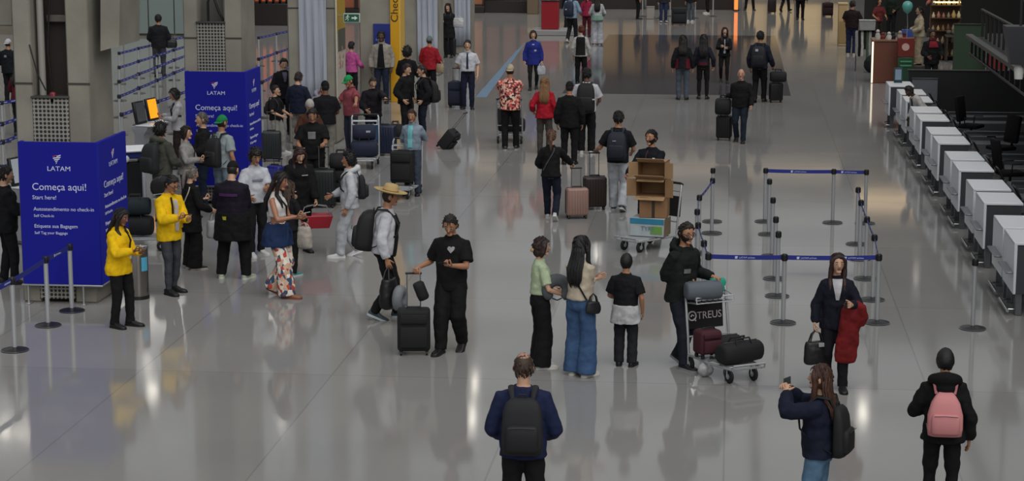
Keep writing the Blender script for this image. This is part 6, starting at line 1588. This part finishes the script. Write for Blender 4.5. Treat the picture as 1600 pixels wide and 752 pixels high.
duffel('large navy duffel bag at the bottom of the blue plated trolley', M3 @ Matrix.Translation((0, -.42, .215)), '#141c34', .56, .18)
duffel('navy bag with pale dots on top of the large navy duffel', M3 @ Matrix.Translation((0, -.34, .56)), '#182038', .48, .17, 'dotted_bag', 'bag', False, '#a9acb4')
s7, h7 = suitcase('navy suitcase with long silver handle in front of the dark jacketed man', 603, 243, .46, .28, .62, '#18213a', -5, .56, hc='#b9bbbf')
P = person('man in dark maroon and black jacket holding a silver suitcase handle', 582, 121, h=1.66, yaw=22, skin=SK1, hair=('short', '#2a1e1a'), top=jkt('#17131a', e=.036), legw='#1c2236', arms=('bent', h7), hpit=18, legs='stand', wid=1.05)
duffel('black bag hanging behind the navy suitcase', Matrix.Translation(V(s7.location) + V((.18, .2, .34))), '#101114', .34, .17, 'travel_bag', 'bag')
P = person('man in open beige jacket over black shirt in front of the small blue sign', 597, 50, 597, 163, yaw=3, skin=SK4, hair=('short', '#0e0c0c'), top=jkt('#8a857c', e=.034, hem=.88), legw='#1c2334', arms=('down', 'down'), legs='stand', panels=[('black_shirt', '#101013', .89, 1.47, -90, .09, .04)], collar=('#8a857c', .03))
P = person('person with big black curly hair beside the yellow panel', 636, 76, h=1.70, yaw=170, skin=SK2, hair=('afro', '#0f0d0d'), top=jkt('#121214'), legw='#121214', arms=('bent', 'bent'))
P = person('dark haired person in black facing right in the close pair', 633, 101, h=1.74, yaw=70, skin=SK1, hair=('side', '#241a15'), top=jkt('#101114', e=.036), legw='#121216', arms=('pocket', 'pocket'), legs='stand', hpit=12)
P = person('person in black facing left in the close pair, backpack on', 661, 103, h=1.71, yaw=-70, skin=SK1, hair=('side', '#2c201a'), top=jkt('#131418', e=.034), legw='#161b2a', arms=('pocket', 'pocket'), legs='stand', hpit=10)
backpack(P, 'black backpack on the person facing left in the close pair', '#111216', w=.34, h=.52, d=.22, z=1.14)
suitcase('black suitcase with slanted handle behind the close pair', 690, 232, .36, .26, .46, '#14151a', 75, .50, 'soft', tilt=40)
P = person('person in red jacket and grey beanie beside the draped pillar', 671, 58, h=1.72, yaw=165, skin=SK2, hair=('beanie', '#2a221e', '#5f6a70'), top=jkt('#8c1a26', e=.04, hem=.86, fold=.04), legw='#121216', arms=('bent', 'bent'), legs='stand')
soft_bag('tan shoulder bag beside the person in the red jacket', lmat(P, -.30, -.02, 1.12), '#94826a', .24, .24, .12, 'shoulder_bag', 'bag', .10)
s8, h8 = suitcase('navy suitcase held by the man in the white shirt and tie', 712, 168, .38, .28, .64, '#151c30', -4, .34, 'soft')
P = person('airline man in white short sleeved shirt and navy tie with a navy suitcase', 730, 64, 731, 172, yaw=4, skin=SK1, hair=('short', '#1b1512'), top=T_('#b8bac0', e=.022, hem=.97, sleeve='short', n='shirt'), legw='#151a2e', shoes=('#131316', None), arms=(h8 + V((.03, 0, .02)), 'down'), legs='stand', panels=[('tie', '#1c2444', 1.05, 1.45, -90, .026, .016), ('belt', '#101014', .955, .985, -90, .13)], collar=('#c0c2c8', .02))
s9, h9 = suitcase('dark suitcase with grey handle in front of the woman by the farthest drape', 704, 88, .36, .26, .56, '#1d1f24', -5, .44)
P = person('woman in long black coat standing by the farthest drape', 699, 6, 701, 92, yaw=-8, sex='f', skin=SK1, hair=('long', '#15110f', 1.25), top=coat('#121215', .64), legw='#121216', legstyle='slim', shoes=('#151517', None), arms=('phone', h9), legs='stand', hpit=8)
soft_bag('white quilted bag on the shoulder of the woman in the long black coat', lmat(P, .33, .02, 1.36), '#b4b4b6', .40, .32, .2, 'shoulder_bag', 'bag', .06)
t4, M4 = trolley('luggage trolley pushed by the woman in the denim jacket', 635, 302, -2, '#3a3a3d')
P = person('woman in pale denim jacket and aqua top pushing a luggage trolley', 644, 172, h=1.64, yaw=-4, sex='f', skin=SK2, hair=('pony', '#3a2a20'), top=jkt('#7a8794', e=.032, hem=.94), legw='#3a4250', arms=(M4 @ V((-.12, .215, 1.045)), M4 @ V((.2, .215, 1.045))), legs='stand', hpit=12, panels=[('aqua_top', '#6fb4ba', 1.0, 1.45, -95, .045)], collar=('#84909c', .03))
suitcase('large black suitcase standing on the trolley of the woman in denim', 0, 0, .44, .28, .60, '#0f1012', -2, 0, 'soft', pos=M4 @ V((0, -.36, 0)), z=.215)
P = person('person in bright pink top in the gap under the exit sign', 549, 66, h=1.64, yaw=160, sex='f', skin=SK1, hair=('short', '#17121f'), top=jkt('#a84a84', e=.03, hem=.90), legw='#141418', legstyle='slim', arms=('bent', 'bent'))
P = person('man in black cut by the left edge beside the nearest banner', 6, 262, h=1.76, yaw=120, skin=SK1, hair=('short', '#1a1411'), top=jkt('#111217', e=.036, hem=.80), legw='#111216', arms=('phone', 'phone2'), legs='stand3', hpit=6, wid=1.1)
phone(P, 'R', 'phone of the man in black at the left edge')
P = person('person in black with white cap at the far left edge', 12, 62, h=1.72, yaw=170, skin=SK2, hair=('cap', '#15110f', '#a8a8ac', 'b'), top=jkt('#0f1116', e=.036), legw='#131317', arms=('bent', 'bent'), panels=[('pale_print', '#7a8490', 1.28, 1.34, 90, .03)])
P = person('person in dark red top among the queue posts at the left edge', 27, 100, h=1.70, yaw=170, sex='f', skin=SK2, hair=('long', '#130f0f', 1.25), top=swt('#4e1620'), legw='#131317', arms=('bent', 'bent'))
t5, M5 = trolley('luggage trolley with dark bags behind the man in the yellow jacket', 252, 388, -82, '#8a8c92')
duffel('black duffel at the bottom of the trolley behind the yellow jackets', M5 @ Matrix.Translation((0, -.40, .215)) @ Matrix.Rotation(1.5, 4, 'Z'), '#111318', .56, .17)
duffel('dark teal bag on top of the duffel behind the yellow jackets', M5 @ Matrix.Translation((0, -.40, .55)) @ Matrix.Rotation(1.6, 4, 'Z'), '#16242c', .50, .15, 'travel_bag', 'bag')
duffel('black bag in the basket of the trolley behind the yellow jackets', M5 @ Matrix.Translation((0, .02, .89)), '#101115', .44, .15, 'shoulder_bag', 'bag', False)
do_belts()
fuse_all()
